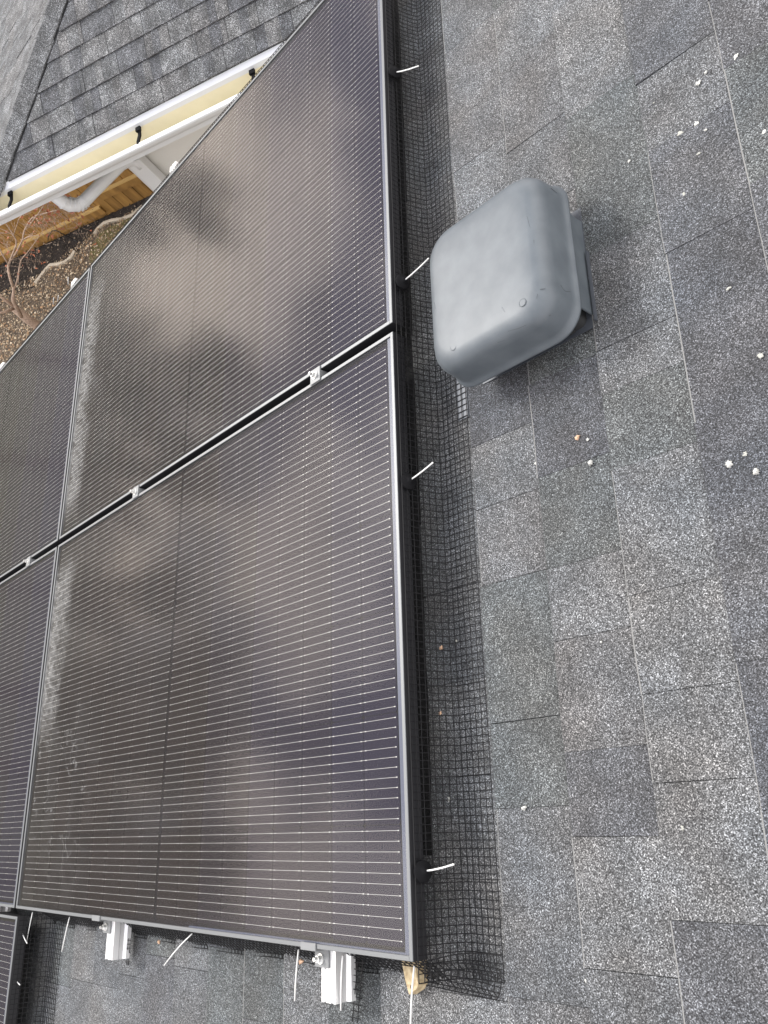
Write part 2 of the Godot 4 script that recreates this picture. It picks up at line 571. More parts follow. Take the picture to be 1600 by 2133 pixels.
func make_wing() -> void:
	var w := thing("house_wing", "lower wing of the house with hipped grey shingle roof and white gutter", "house", wing(0, 0, -2.75))
	var base := w.position
	var cosp := cos(PITCH)
	var s_dir := HX * cosp + Vector3.UP * sin(PITCH)
	var n_dir := s_dir.cross(EV)
	if n_dir.y < 0:
		n_dir = -n_dir
	# main slope: deck, then courses
	var hip0 := -0.17
	var deck := PackedVector2Array([Vector2(hip0, 0.0), Vector2(5.0, 0.0), Vector2(5.0, 2.4), Vector2(2.4 * cosp + hip0, 2.4)])
	var o0 := P1 - base
	var slope := part("roof_slope", slab(deck, func(_p): return -0.006, -0.03, o0, EV, s_dir, n_dir), mats.wing_base, w)
	var known := [
		[0.172, 0.454, 0.735, 0.811, 1.09, 1.368, 1.582, 1.847, 2.07, 2.33, 2.6],
		[0.3, 0.465, 0.683, 0.905, 1.197, 1.402, 1.683, 1.903, 2.125, 2.4, 2.66],
		[0.28, 0.44, 0.6, 0.812, 1.1, 1.324, 1.512, 1.676, 1.95, 2.2, 2.42, 2.7],
		[0.4, 0.565, 0.841, 1.051, 1.338, 1.56, 1.82, 2.0, 2.25, 2.5],
		[0.5, 0.679, 0.884, 1.147, 1.4, 1.6, 1.9, 2.1, 2.4]]
	var e_w := 0.15
	var region := PackedVector2Array([Vector2(0.0, -0.02), Vector2(5.0, -0.02), Vector2(5.0, 2.3), Vector2(2.3 * cosp, 2.3)])
	var r := RandomNumberGenerator.new()
	r.seed = 77
	for row in 11:
		var cuts := [-0.3]
		if row < known.size():
			cuts.append_array(known[row])
		var x: float = cuts[-1]
		while x < (3.4 if row < 6 else 3.0):
			x += r.randf_range(0.15, 0.3)
			cuts.append(x)
		for k in cuts.size() - 1:
			# a laminated tab shows two or three tones: split it, the split is another ply
			var a0: float = cuts[k]
			var a1: float = cuts[k + 1]
			var rect := PackedVector2Array([Vector2(a0 + 0.0016, row * e_w - 0.006), Vector2(a1 - 0.0016, row * e_w - 0.006), Vector2(a1 - 0.0016, (row + 1) * e_w), Vector2(a0 + 0.0016, (row + 1) * e_w)])
			for piece in Geometry2D.intersect_polygons(rect, region):
				if absf(poly_area(piece)) < 0.002:
					continue
				var lift := r.randf_range(0.0, 0.004)
				var top := func(p: Vector2) -> float: return 0.008 + lift - (p.y - row * e_w) / e_w * 0.008
				part("shingle", slab(piece, top, -0.005, o0, EV, s_dir, n_dir), mats["wing_granules_%d" % (r.randi() % 6)], slope)
				# thinner single-ply strip set into part of the tab, in another tone
				if a1 - a0 > 0.17:
					var c0 := lerpf(a0, a1, r.randf_range(0.3, 0.55))
					var c1 := minf(a1 - 0.004, c0 + r.randf_range(0.05, 0.1))
					var strip := PackedVector2Array([Vector2(c0, row * e_w - 0.005), Vector2(c1, row * e_w - 0.005), Vector2(c1, (row + 0.98) * e_w), Vector2(c0, (row + 0.98) * e_w)])
					for q in Geometry2D.intersect_polygons(strip, region):
						if absf(poly_area(q)) > 0.002:
							var top2 := func(p: Vector2) -> float: return 0.0094 + lift - (p.y - row * e_w) / e_w * 0.008
							part("shingle", slab(q, top2, -0.004, o0, EV, s_dir, n_dir), mats["wing_granules_%d" % (r.randi() % 6)], slope)
	# second slope, beyond the hip
	var oh := P1 + EV * hip0 - base
	var s2 := EV * cosp + Vector3.UP * sin(PITCH)
	var n2 := s2.cross(HX)
	if n2.y < 0:
		n2 = -n2
	var reg2 := PackedVector2Array([Vector2(-0.62 * cosp + 0.02, -0.62), Vector2(4.5, -0.62), Vector2(4.5, 2.3), Vector2(2.3 * cosp, 2.3)])
	var slope2 := part("roof_slope", slab(reg2, func(_p): return -0.006, -0.03, oh, HX, s2, n2), mats.wing_base, w)
	for row in range(-4, 7):
		var x := -0.7
		while x < 3.2:
			var x1 := x + r.randf_range(0.16, 0.3)
			var rect := PackedVector2Array([Vector2(x + 0.003, row * e_w - 0.006), Vector2(x1 - 0.003, row * e_w - 0.006), Vector2(x1 - 0.003, (row + 1) * e_w), Vector2(x + 0.003, (row + 1) * e_w)])
			for piece in Geometry2D.intersect_polygons(rect, reg2):
				if absf(poly_area(piece)) > 0.002:
					var lift := r.randf_range(0.0, 0.004)
					var top := func(p: Vector2) -> float: return 0.008 + lift - (p.y - row * e_w) / e_w * 0.008
					part("shingle", slab(piece, top, -0.005, oh, HX, s2, n2), mats["wing_granules_%d" % [0, 1, 3][r.randi() % 3]], slope2)
			x = x1
	part("drip_edge", slab(PackedVector2Array([Vector2(-0.6, -0.68), Vector2(4.5, -0.68), Vector2(4.5, -0.625), Vector2(-0.6, -0.625)]), func(_p): return 0.004, -0.05, oh, HX, s2, n2), mats.white_paint, w)
	# hip caps: folded shingles lapped up the hip
	var hip := (EV + HX + Vector3.UP * tan(PITCH)).normalized()
	var across1 := (EV - hip * EV.dot(hip)).normalized()
	var w1 := (across1 - n_dir * across1.dot(n_dir)).normalized()
	var across2 := (HX - hip * HX.dot(hip)).normalized()
	var w2 := (across2 - n2 * across2.dot(n2)).normalized()
	for k in 16:
		var t0 := -0.08 + k * 0.16
		var t1 := t0 + 0.2
		var st := begin()
		var ridge0 := oh + hip * t0 + Vector3.UP * 0.03
		var ridge1 := oh + hip * t1 + Vector3.UP * 0.019
		var jit := r.randf_range(-0.006, 0.006)
		var r0 := ridge0 + w1 * (0.125 + jit) + n_dir * -0.009
		var r1 := ridge1 + w1 * (0.125 + jit) + n_dir * -0.009
		var l0 := ridge0 + w2 * (0.125 + jit) + n2 * -0.009
		var l1 := ridge1 + w2 * (0.125 + jit) + n2 * -0.009
		var d := Vector3.UP * -0.009
		quad(st, r0, r1, ridge1, ridge0)
		quad(st, ridge0, ridge1, l1, l0)
		quad(st, r0 + d, r1 + d, r1, r0)
		quad(st, l0, l1, l1 + d, l0 + d)
		quad(st, r0 + d, r0, ridge0, ridge0 + d)
		quad(st, ridge0 + d, ridge0, l0, l0 + d)
		part("hip_cap", done(st), mats.wing_granules_0, w)
	# gutter: one profile in (in-under-roof h, y), run along the eave
	var g0 := -0.75
	var g1 := 3.6
	var run := func(prof: Array, m: Material, called: String, parent: Node) -> MeshInstance3D:
		var st := begin()
		for k in prof.size() - 1:
			var a: Vector2 = prof[k]
			var b: Vector2 = prof[k + 1]
			quad(st, wing(g0, a.x, a.y) - base, wing(g1, a.x, a.y) - base, wing(g1, b.x, b.y) - base, wing(g0, b.x, b.y) - base)
		return part(called, done(st), m, parent)
	var gut: MeshInstance3D = run.call([Vector2(-0.175, -0.052), Vector2(-0.192, -0.05), Vector2(-0.206, -0.056), Vector2(-0.208, -0.068), Vector2(-0.196, -0.078), Vector2(-0.19, -0.1), Vector2(-0.176, -0.118), Vector2(-0.152, -0.13), Vector2(-0.14, -0.15), Vector2(-0.138, -0.18), Vector2(-0.03, -0.18), Vector2(-0.03, -0.03)], mats.white_paint, "gutter", w)
	run.call([Vector2(-0.034, -0.06), Vector2(-0.034, -0.172), Vector2(-0.044, -0.177), Vector2(-0.13, -0.177), Vector2(-0.134, -0.15), Vector2(-0.147, -0.127), Vector2(-0.171, -0.114), Vector2(-0.185, -0.096), Vector2(-0.19, -0.076), Vector2(-0.188, -0.055)], mats.cream_paint, "gutter_trough", gut)
	run.call([Vector2(0.0, -0.002), Vector2(-0.006, -0.012), Vector2(-0.032, -0.03), Vector2(-0.0345, -0.06)], mats.apron_white, "gutter_apron", w)
	part("fascia", done_box_world([wing(g0, 0.0, -0.2) - base, wing(g1, 0.0, -0.2) - base], 0.03, 0.19), mats.white_paint, w)
	for px in [[22, 400], [289, 258], [525, 130], [655, 60]]:
		var p := on_plane(px[0], px[1], wing(0, -0.09, -0.05), Vector3.UP)
		var a := (p - P1).dot(EV)
		var st := begin()
		var tb := func(q: Array, half: float, thick: float) -> void:
			for k in q.size() - 1:
				var u: Vector2 = q[k]
				var v: Vector2 = q[k + 1]
				for side in [0.0, -thick]:
					quad(st, wing(a - half, u.x, u.y + side) - base, wing(a + half, u.x, u.y + side) - base, wing(a + half, v.x, v.y + side) - base, wing(a - half, v.x, v.y + side) - base)
				quad(st, wing(a - half, u.x, u.y) - base, wing(a - half, u.x, u.y - thick) - base, wing(a - half, v.x, v.y - thick) - base, wing(a - half, v.x, v.y) - base)
				quad(st, wing(a + half, v.x, v.y) - base, wing(a + half, v.x, v.y - thick) - base, wing(a + half, u.x, u.y - thick) - base, wing(a + half, u.x, u.y) - base)
		tb.call([Vector2(-0.195, -0.053), Vector2(-0.16, -0.047), Vector2(-0.1, -0.058), Vector2(-0.06, -0.052), Vector2(-0.045, -0.05)], 0.009, 0.014)
		tb.call([Vector2(-0.075, -0.043), Vector2(-0.045, -0.04)], 0.018, 0.016)
		part("gutter_hanger", done(st), mats.rubber_black, gut)
	# wall of lapped siding, back from the eave, with its corner at the downspout
	var wall_h := 0.36
	var corner := 0.56
	var body := begin()
	for q in [[[corner, wall_h + 0.02], [4.5, wall_h + 0.02]], [[corner + 0.02, 4.5], [corner + 0.02, wall_h + 0.02]]]:
		quad(body, wing(q[0][0], q[0][1], -2.75) - base, wing(q[1][0], q[1][1], -2.75) - base, wing(q[1][0], q[1][1], 0.1) - base, wing(q[0][0], q[0][1], 0.1) - base)
	var wall := part("wall", done(body), mats.siding, w)
	for k in 24:
		var y := -2.74 + k * 0.11
		var st := begin()
		var a0 := corner + 0.08
		quad(st, wing(a0, wall_h - 0.012, y) - base, wing(4.5, wall_h - 0.012, y) - base, wing(4.5, wall_h + 0.006, y + 0.115) - base, wing(a0, wall_h + 0.006, y + 0.115) - base)
		quad(st, wing(a0, wall_h + 0.012, y) - base, wing(4.5, wall_h + 0.012, y) - base, wing(4.5, wall_h - 0.012, y) - base, wing(a0, wall_h - 0.012, y) - base)
		part("siding_board", done(st), mats.siding, wall)
	var cb := begin()
	prism(cb, [wing(corner - 0.02, wall_h - 0.02, -2.75) - base, wing(corner + 0.085, wall_h - 0.02, -2.75) - base, wing(corner + 0.085, wall_h + 0.1, -2.75) - base, wing(corner - 0.02, wall_h + 0.1, -2.75) - base], 2.8)
	part("corner_board", done(cb), mats.white_paint, w)
	var sof := begin()
	quad(sof, wing(g0, 0.0, -0.2) - base, wing(g1, 0.0, -0.2) - base, wing(g1, wall_h + 0.1, -0.2) - base, wing(g0, wall_h + 0.1, -0.2) - base)
	part("soffit", done(sof), mats.white_paint, w)
	# downspout: outlet, elbows and the pipe down the wall
	var ds := Node3D.new()
	ds.name = "downspout"
	w.add_child(ds)
	var pipe := begin()
	prism(pipe, [wing(0.62, 0.25, -2.6) - base, wing(0.73, 0.25, -2.6) - base, wing(0.73, 0.33, -2.6) - base, wing(0.62, 0.33, -2.6) - base], 2.12)
	part("pipe", done(pipe), mats.white_paint, ds)
	var bend := PackedVector3Array()
	for q in [[0.25, -0.085, -0.17], [0.25, -0.085, -0.27], [0.26, -0.082, -0.32], [0.29, -0.06, -0.36], [0.33, -0.03, -0.38], [0.46, 0.12, -0.42], [0.58, 0.25, -0.455], [0.64, 0.28, -0.475], [0.672, 0.29, -0.51], [0.675, 0.29, -0.56]]:
		bend.append(wing(q[0], q[1], q[2]) - base)
	part("elbow", tube_mesh(bend, 0.045, 0.045, 14, true), mats.white_paint, ds)
	for k in 7:
		var t := k / 6.0
		var c: Vector3 = bend[1].lerp(bend[4], t) + Vector3.UP * (-0.035 * sin(t * PI))
		var d := (bend[2] - bend[1]).normalized().lerp((bend[5] - bend[4]).normalized(), t).normalized()
		part("crimp_ring", tube_mesh(PackedVector3Array([c - d * 0.004, c + d * 0.004]), 0.0495, 0.0495, 14), mats.white_paint, ds)

func done_box_world(line: Array, thick: float, height: float) -> ArrayMesh:
	var st := begin()
	var d: Vector3 = (line[1] - line[0]).normalized()
	var s := d.cross(Vector3.UP).normalized() * thick
	prism(st, [line[0], line[1], line[1] - s, line[0] - s], height)
	return done(st)

func prism(st: SurfaceTool, foot: Array, height: float) -> void:
	var a := 0.0
	for k in foot.size():
		var p: Vector3 = foot[k]
		var q: Vector3 = foot[(k + 1) % foot.size()]
		a += p.x * q.z - q.x * p.z
	if a > 0.0:
		foot.reverse()
	var top := []
	for p in foot:
		top.append(p + Vector3.UP * height)
	loft(st, [foot, top])

func poly_area(p: PackedVector2Array) -> float:
	var a := 0.0
	for k in p.size():
		a += p[k].cross(p[(k + 1) % p.size()])
	return a * 0.5

func make_fence() -> void:
	var c := 2.62
	var f := thing("wooden_fence", "tall golden brown vertical board fence beyond the white gutter", "fence", wing(-1.9, c, -2.75))
	var base := f.position
	var normal := -HX
	var P := func(a: float, y: float, out: float) -> Vector3: return wing(a, c - out, y) - base
	var plate := func(a0: float, a1: float, y0: float, y1: float, out: float) -> ArrayMesh:
		var st := begin()
		prism(st, [P.call(a0, y0, 0.0), P.call(a1, y0, 0.0), P.call(a1, y0, out), P.call(a0, y0, out)], y1 - y0)
		return done(st)
	# where the photograph shows the joint between the two bays
	var j := on_plane(190, 400, wing(0, c, 0), normal)
	var joint := (j - P1).dot(EV)
	var r := RandomNumberGenerator.new()
	r.seed = 4
	part("backing", plate.call(joint - 4.5, joint + 3.5, -2.8, -0.75, 0.012), mats.fence_wood, f)
	var a := joint - 4.2
	while a < joint + 3.2:
		var w := 0.142
		if absf(a - joint) < 0.08:
			a = joint + 0.03
		var o := r.randf_range(0.02, 0.027)
		part("board", plate.call(a + 0.004, a + w - 0.004, -2.8, -0.8 + r.randf_range(-0.01, 0.01), o), mats.fence_wood, f)
		a += w
	for rail in [[[203, 407], [300, 358], 0.045, 3.0], [[120, 478], [211, 428], -3.5, -0.045]]:
		var p0 := on_plane(rail[0][0], rail[0][1], wing(0, c - 0.05, 0), normal)
		var p1 := on_plane(rail[1][0], rail[1][1], wing(0, c - 0.05, 0), normal)
		var y := (p0.y + p1.y) / 2 - P1.y
		part("rail", plate.call(joint + minf(rail[2], rail[3]), joint + maxf(rail[2], rail[3]), y - 0.09, y, 0.06), mats.fence_wood, f)
		part("lit_rail_top", plate.call(joint + minf(rail[2], rail[3]), joint + maxf(rail[2], rail[3]), y + 0.001, y + 0.02, 0.066), mats.lit_rail_wood, f)  # top edge of the rail, its light painted as paler wood

func make_tree() -> void:
	var t := thing("bare_tree", "small leafless maple with a few shrivelled red leaves in the bed", "tree", at_height(125, 708, GROUND))
	var base := t.position
	var W := func(px: float, py: float, h: float) -> Vector3: return at_height(px, py, GROUND + h) - base
	var path := func(q: Array) -> PackedVector3Array:
		var c := Curve3D.new()
		for p in q:
			c.add_point(W.call(p[0], p[1], p[2]))
		for i in range(1, q.size() - 1):
			var d: Vector3 = (c.get_point_position(i + 1) - c.get_point_position(i - 1)) / 6.0
			c.set_point_in(i, -d)
			c.set_point_out(i, d)
		return c.tessellate(3, 6)
	part("trunk", tube_mesh(path.call([[130, 712, -0.03], [96, 690, 0.2], [60, 667, 0.44], [30, 642, 0.66]]), 0.065, 0.042, 10, true), mats.bark, t)
	var limbs := [
		[[[45, 660, 0.55], [28, 628, 0.75], [29, 606, 0.85], [27, 596, 0.9]], 0.035, 0.024],
		[[[27, 596, 0.9], [20, 575, 1.0], [18, 550, 1.05], [33, 528, 1.15], [47, 500, 1.3], [52, 478, 1.4], [72, 450, 1.5], [110, 440, 1.6], [124, 438, 1.6]], 0.024, 0.006],
		[[[29, 604, 0.86], [36, 585, 0.92], [40, 560, 1.0], [45, 540, 1.08], [62, 520, 1.2], [82, 492, 1.3]], 0.016, 0.006],
		[[[47, 500, 1.3], [60, 492, 1.35], [84, 490, 1.4]], 0.01, 0.005],
		[[[18, 550, 1.05], [5, 530, 1.15], [-4, 510, 1.25]], 0.018, 0.01],
		[[[19, 548, 1.06], [34, 510, 1.3], [28, 490, 1.4], [12, 465, 1.5], [5, 450, 1.6]], 0.014, 0.006],
		[[[33, 640, 0.66], [10, 625, 0.8], [-20, 600, 1.0]], 0.035, 0.02],
		[[[60, 470, 1.42], [80, 445, 1.55], [100, 415, 1.7], [112, 405, 1.75]], 0.01, 0.004],
		[[[72, 450, 1.5], [86, 470, 1.5], [88, 490, 1.5]], 0.007, 0.003],
		[[[40, 560, 1.0], [38, 590, 0.98]], 0.007, 0.004],
		[[[28, 490, 1.4], [40, 455, 1.55], [44, 452, 1.6]], 0.006, 0.003],
		[[[28, 490, 1.4], [10, 480, 1.45], [-6, 474, 1.5]], 0.006, 0.004],
		[[[30, 642, 0.66], [10, 650, 0.75], [-10, 655, 0.85]], 0.03, 0.02]]
	for l in limbs:
		part("limb", tube_mesh(path.call(l[0]), l[1] * 0.62, l[2] * 0.5, 7, true), mats.bark, t)
	# fine twigs and curled leaves
	var r := RandomNumberGenerator.new()
	r.seed = 12
	var tw := begin()
	var lf := begin()
	var spots := [[105, 420, 1.65, 30], [125, 445, 1.6, 28], [150, 448, 1.55, 26], [85, 460, 1.5, 26], [165, 455, 1.5, 14], [20, 505, 1.35, 16], [45, 535, 1.1, 14], [60, 535, 1.0, 10], [40, 448, 1.6, 9], [100, 455, 1.55, 26], [10, 500, 1.3, 10], [112, 407, 1.7, 20]]
	for s in spots:
		var c: Vector3 = W.call(s[0], s[1], s[2])
		for k in s[3] * 2:
			var p := c + Vector3(r.randfn(), r.randfn() * 0.6, r.randfn()) * 0.09
			var q := p + Vector3(r.randfn(), r.randfn(), r.randfn()) * 0.06
			var mid := (p + q) / 2 + Vector3(r.randfn(), r.randfn(), r.randfn()) * 0.012
			tube(tw, PackedVector3Array([p, mid, q]), 0.0018, 0.0009, 3)
			if k % 3 == 0:
				var b := Basis.from_euler(Vector3(r.randf() * TAU, r.randf() * TAU, r.randf() * TAU)) * r.randf_range(0.02, 0.042)
				quad(lf, q + b * Vector3(-0.5, 0, 0), q + b * Vector3(0, 0.2, -0.4), q + b * Vector3(0.6, 0, 0), q + b * Vector3(0, 0.25, 0.4))
	var twigs := part("twigs", done(tw), mats.bark, t)
	twigs.set_meta("kind", "stuff")
	var leaves := part("crown", done(lf), mats.dry_leaf, t)
	leaves.set_meta("kind", "stuff")
	# black cable looped at the foot of the fence
	var pts := PackedVector3Array()
	for q in [[100, 500, 0.22], [101, 492, 0.3], [108, 481, 0.34], [117, 480, 0.33], [128, 486, 0.25], [140, 492, 0.12], [152, 498, 0.04], [160, 503, 0.02]]:
		pts.append(at_height(q[0], q[1], GROUND + q[2]))
	var cable := part("black_cable", tube_mesh(pts, 0.006, 0.006, 6), mats.cable, self)
	describe(cable, "thin black cable arching out of the mulch by the fence", "cable")

func make_far_trees() -> void:
	# bare trees across the gardens: out of the frame, but mirrored in the glass of the panels
	var r := RandomNumberGenerator.new()
	r.seed = 44
	var first: Node3D = null
	var spots := [[97, 27.0, 1.0], [86, 30.0, 1.1], [112, 25.0, 0.85], [119, 30.0, 1.0], [130, 36.0, 0.9], [146, 30.0, 1.0], [77, 26.0, 0.95], [104, 38.0, 0.9], [92, 22.0, 0.9], [150, 24.0, 0.95]]
	for q in spots:
		var az := deg_to_rad(q[0])
		var at := Vector3(cos(az) * q[1], GROUND, sin(az) * q[1])
		var t: Node3D
		if first == null:
			t = thing("garden_tree", "tall bare tree across the gardens, mirrored in the panel glass", "tree", at, Basis.IDENTITY, "bare trees mirrored in the panels")
			first = t
			part("trunk", tube_mesh(PackedVector3Array([Vector3(0, -0.1, 0), Vector3(0.1, 2, 0), Vector3(0, 4.5, 0.1), Vector3(0.1, 8.5, 0)]), 0.28, 0.06, 9, true), mats.wet_bark, t)
			var tw := begin()
			for k in 26:
				var h := r.randf_range(2.2, 8.0)
				var a := r.randf() * TAU
				var reach := lerpf(3.4, 1.0, (h - 2.2) / 5.8) * r.randf_range(0.7, 1.1)
				var dir := Vector3(cos(a), r.randf_range(0.4, 0.9), sin(a)).normalized()
				var p0 := Vector3(0, h, 0)
				var p2 := p0 + dir * reach + Vector3.UP * reach * 0.2
				tube(tw, PackedVector3Array([p0, p0 + dir * reach * 0.5, p2]), 0.06, 0.015, 4, false)
				for j in 80:
					var s := p0 + dir * reach * r.randf_range(0.2, 1.0) + Vector3.UP * reach * 0.1
					var d := (dir + Vector3(r.randfn(), absf(r.randfn()), r.randfn()) * 0.7).normalized()
					tube(tw, PackedVector3Array([s, s + d * r.randf_range(0.4, 1.4)]), 0.03, 0.012, 3, false)
			var crown := part("crown", done(tw), mats.wet_bark, t)
			crown.set_meta("kind", "stuff")
		else:
			t = first.duplicate()
			t.name = numbered("garden_tree")
			add_child(t)
			t.position = at
		t.rotation.y = r.randf() * TAU
		t.scale = Vector3.ONE * q[2]

# ---------------------------------------------------------------- roof
func make_roof() -> void:
	var roof := roof_thing("house_roof", "main roof of weathered grey asphalt shingles under the solar panels", "roof", Vector3(0, ROOF, 0))
	var st := begin()
	box(st, Vector3(-1.3, -0.16, -1.5), Vector3(3.2, -0.004, 4.4))
	part("roof_deck", done(st), mats.shingle_base, roof)
	var wl := begin()
	var inv := tilt.inverse()
	var o := tilt * Vector3(0, ROOF, 0)
	var foot := []
	for q in [Vector2(-1.2, -1.2), Vector2(3.1, -1.2), Vector2(3.1, 3.7), Vector2(-1.2, 3.7)]:
		foot.append(q)
	for k in 4:
		var p: Vector2 = foot[k]
		var q: Vector2 = foot[(k + 1) % 4]
		var top := func(v: Vector2) -> Vector3: return inv * (Vector3(v.x, -v.y * tan(PITCH) - 0.25, v.y) - o)
		var bot := func(v: Vector2) -> Vector3: return inv * (Vector3(v.x, GROUND, v.y) - o)
		quad(wl, bot.call(q), bot.call(p), top.call(p), top.call(q))
	part("house_wall", done(wl), mats.siding, roof)
	var joints := {
		0: [-0.95, -0.727, -0.517, -0.382, -0.2, -0.03, 0.12, 0.27, 0.397, 0.542, 0.78, 0.914, 1.058, 1.181],
		1: [-0.9, -0.722, -0.541, -0.331, -0.15, 0.02, 0.2, 0.381, 0.546, 0.666, 0.837, 0.958, 1.131],
		2: [-0.8, -0.579, -0.303, 0.012, 0.2, 0.282, 0.417, 0.622, 0.768, 0.89, 1.062],
		3: [-0.75, -0.5, -0.27, -0.12, 0.088, 0.39, 0.547, 0.745, 0.93, 1.1],
		-1: [-1.0, -0.8, -0.62, -0.4, -0.22, -0.05, 0.18, 0.383, 0.53, 0.7, 0.86, 1.02, 1.19],
		-8: [1.1, 1.214, 1.4],
		-9: [1.05, 1.27, 1.45]}
	var tone := {"3_0.39": 4, "3_0.088": 4, "3_0.745": 4, "2_0.282": 6, "2_0.417": 1, "0_-0.727": 3, "1_0.837": 2, "1_0.958": 5, "0_0.12": 4, "1_0.2": 4, "2_-0.303": 6, "3_-0.27": 0}
	var r := RandomNumberGenerator.new()
	r.seed = 31
	for row in range(-15, 7):
		var v1 := COURSE0 - EXPO * row
		var v0 := v1 - EXPO
		var cuts: Array = joints.get(row, [])
		var lo := -1.3 if row >= -1 else 1.0
		var hi := 1.75
		if cuts.is_empty():
			cuts = [lo + r.randf_range(-0.1, 0.1)]
		else:
			cuts = cuts.duplicate()
			while cuts[0] > lo:
				cuts.push_front(cuts[0] - r.randf_range(0.13, 0.24))
		while cuts[-1] < hi:
			cuts.append(cuts[-1] + r.randf_range(0.12, 0.24))
		for k in cuts.size() - 1:
			var u0: float = cuts[k]
			var u1: float = cuts[k + 1]
			var key := "%d_%s" % [row, str(u0)]
			var pick := r.randi() % 12
			var tn: int = tone.get(key, [0, 1, 3, 5, 0, 1, 6, 2, 3, 1, 0, 5][pick])
			if row >= 3 and not tone.has(key):
				tn = [2, 4, 2, 6][pick % 4]
			shingle(roof, u0, u1, v0, v1, mats["shingle_granules_%d" % tn], r)

func shingle(parent: Node, u0: float, u1: float, v0: float, v1: float, m: Material, r: RandomNumberGenerator) -> void:
	var gap := r.randf_range(0.0001, 0.0009)
	u0 += gap
	u1 -= gap
	var th := r.randf_range(0.0042, 0.007)
	var sag := [r.randf_range(-0.0015, 0.0015), r.randf_range(-0.0015, 0.0015)]
	var edge := r.randf_range(0.0016, 0.003)
	var wob := r.randf_range(-0.0015, 0.0015)
	v1 += r.randf_range(-0.001, 0.001)
	var st := begin()
	var seg := 4
	var rows := [[], [], [], []]
	for i in seg + 1:
		var t := float(i) / seg
		var u := lerpf(u0, u1, t)
		var e: float = v1 + wob * sin(t * PI) + r.randf_range(-0.0004, 0.0004)
		var h: float = th + lerpf(sag[0], sag[1], t)
		rows[0].append(Vector3(u, 0.0004, v0 - 0.004))
		rows[1].append(Vector3(u, h, e - edge))
		rows[2].append(Vector3(u, h - 0.001, e))
		rows[3].append(Vector3(u, -0.004, e))
	for i in seg:
		quad(st, rows[0][i], rows[1][i], rows[1][i + 1], rows[0][i + 1])
	# the two cut sides
	quad(st, Vector3(u0, -0.004, v0), Vector3(u0, -0.004, v1), rows[1][0], rows[0][0])
	quad(st, Vector3(u1, -0.004, v1), Vector3(u1, -0.004, v0), rows[0][seg], rows[1][seg])
	var mesh := done(st)
	var st2 := begin()
	for i in seg:
		quad(st2, rows[1][i], rows[2][i], rows[2][i + 1], rows[1][i + 1])
		quad(st2, rows[2][i], rows[3][i], rows[3][i + 1], rows[2][i + 1])
	mesh = done(st2, mesh)
	var o := part("shingle", mesh, null, parent)
	o.set_surface_override_material(0, m)
	o.set_surface_override_material(1, mats.shingle_edge if r.randf() < 0.5 else m)

# ---------------------------------------------------------------- solar array
var cell_mesh: ArrayMesh
var bus_mesh: ArrayMesh

func make_panel(called_label: String, u0: float, v0: float, seed_: int) -> Node3D:
	var p := roof_thing("solar_panel", called_label, "solar panel", Vector3(u0, 0, v0), "black solar panels of the roof array")
	var fw := 0.0078
	var fh := 0.03
	# frame: four rails, each with a rounded lip greyed to paint its sky reflection
	for q in [[Vector3(0, -fh, 0), Vector3(PW, -0.001, fw)], [Vector3(0, -fh, PL - fw), Vector3(PW, -0.001, PL)], [Vector3(0, -fh, fw), Vector3(fw, -0.001, PL - fw)], [Vector3(PW - fw, -fh, fw), Vector3(PW, -0.001, PL - fw)]]:
		var f := part("frame_rail", box_mesh(q[0], q[1]), mats.frame_black, p)
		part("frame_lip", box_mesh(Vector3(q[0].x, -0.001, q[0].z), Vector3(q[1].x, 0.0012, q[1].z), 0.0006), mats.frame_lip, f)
	part("backsheet", box_mesh(Vector3(fw, -0.009, fw), Vector3(PW - fw, -0.0065, PL - fw)), mats.backsheet, p)
	var r := RandomNumberGenerator.new()
	r.seed = seed_
	for i in 6:
		for j in 18:
			var c := cell_at(i, j)
			var k: int = [0, 1, 4][r.randi() % 3]
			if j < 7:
				k = [3, 3, 2, 2, 2, 5, 5][j]          # upper rows tinted violet-blue: coating sheen painted into the cells
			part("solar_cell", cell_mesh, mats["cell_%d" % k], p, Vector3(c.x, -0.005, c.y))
	var mid := cell_at(0, 9).y
	part("centre_gap", box_mesh(Vector3(0.012, -0.0064, mid - 0.009), Vector3(PW - 0.012, -0.0052, mid - 0.001)), mats.centre_gap, p)
	var b := part("busbars", bus_mesh, mats.busbar, p)
	b.set_meta("kind", "stuff")
	# bluish strips that paint the sheen along two glass edges
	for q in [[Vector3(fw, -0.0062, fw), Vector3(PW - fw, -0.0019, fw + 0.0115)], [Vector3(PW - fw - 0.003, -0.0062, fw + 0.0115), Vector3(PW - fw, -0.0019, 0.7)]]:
		part("sheen_strip", box_mesh(q[0], q[1]), mats.sheen_strip, p)
	var g := begin()
	quad(g, Vector3(fw, -0.0015, fw), Vector3(fw, -0.0015, PL - fw), Vector3(PW - fw, -0.0015, PL - fw), Vector3(PW - fw, -0.0015, fw))
	part("glass", done(g), mats.panel_glass, p)
	return p

func cell_at(i: int, j: int) -> Vector2:
	var v := 0.0255 + j * 0.0925 + (0.008 if j >= 9 else 0.0)
	return Vector2(0.0172 + i * 0.1835, v)

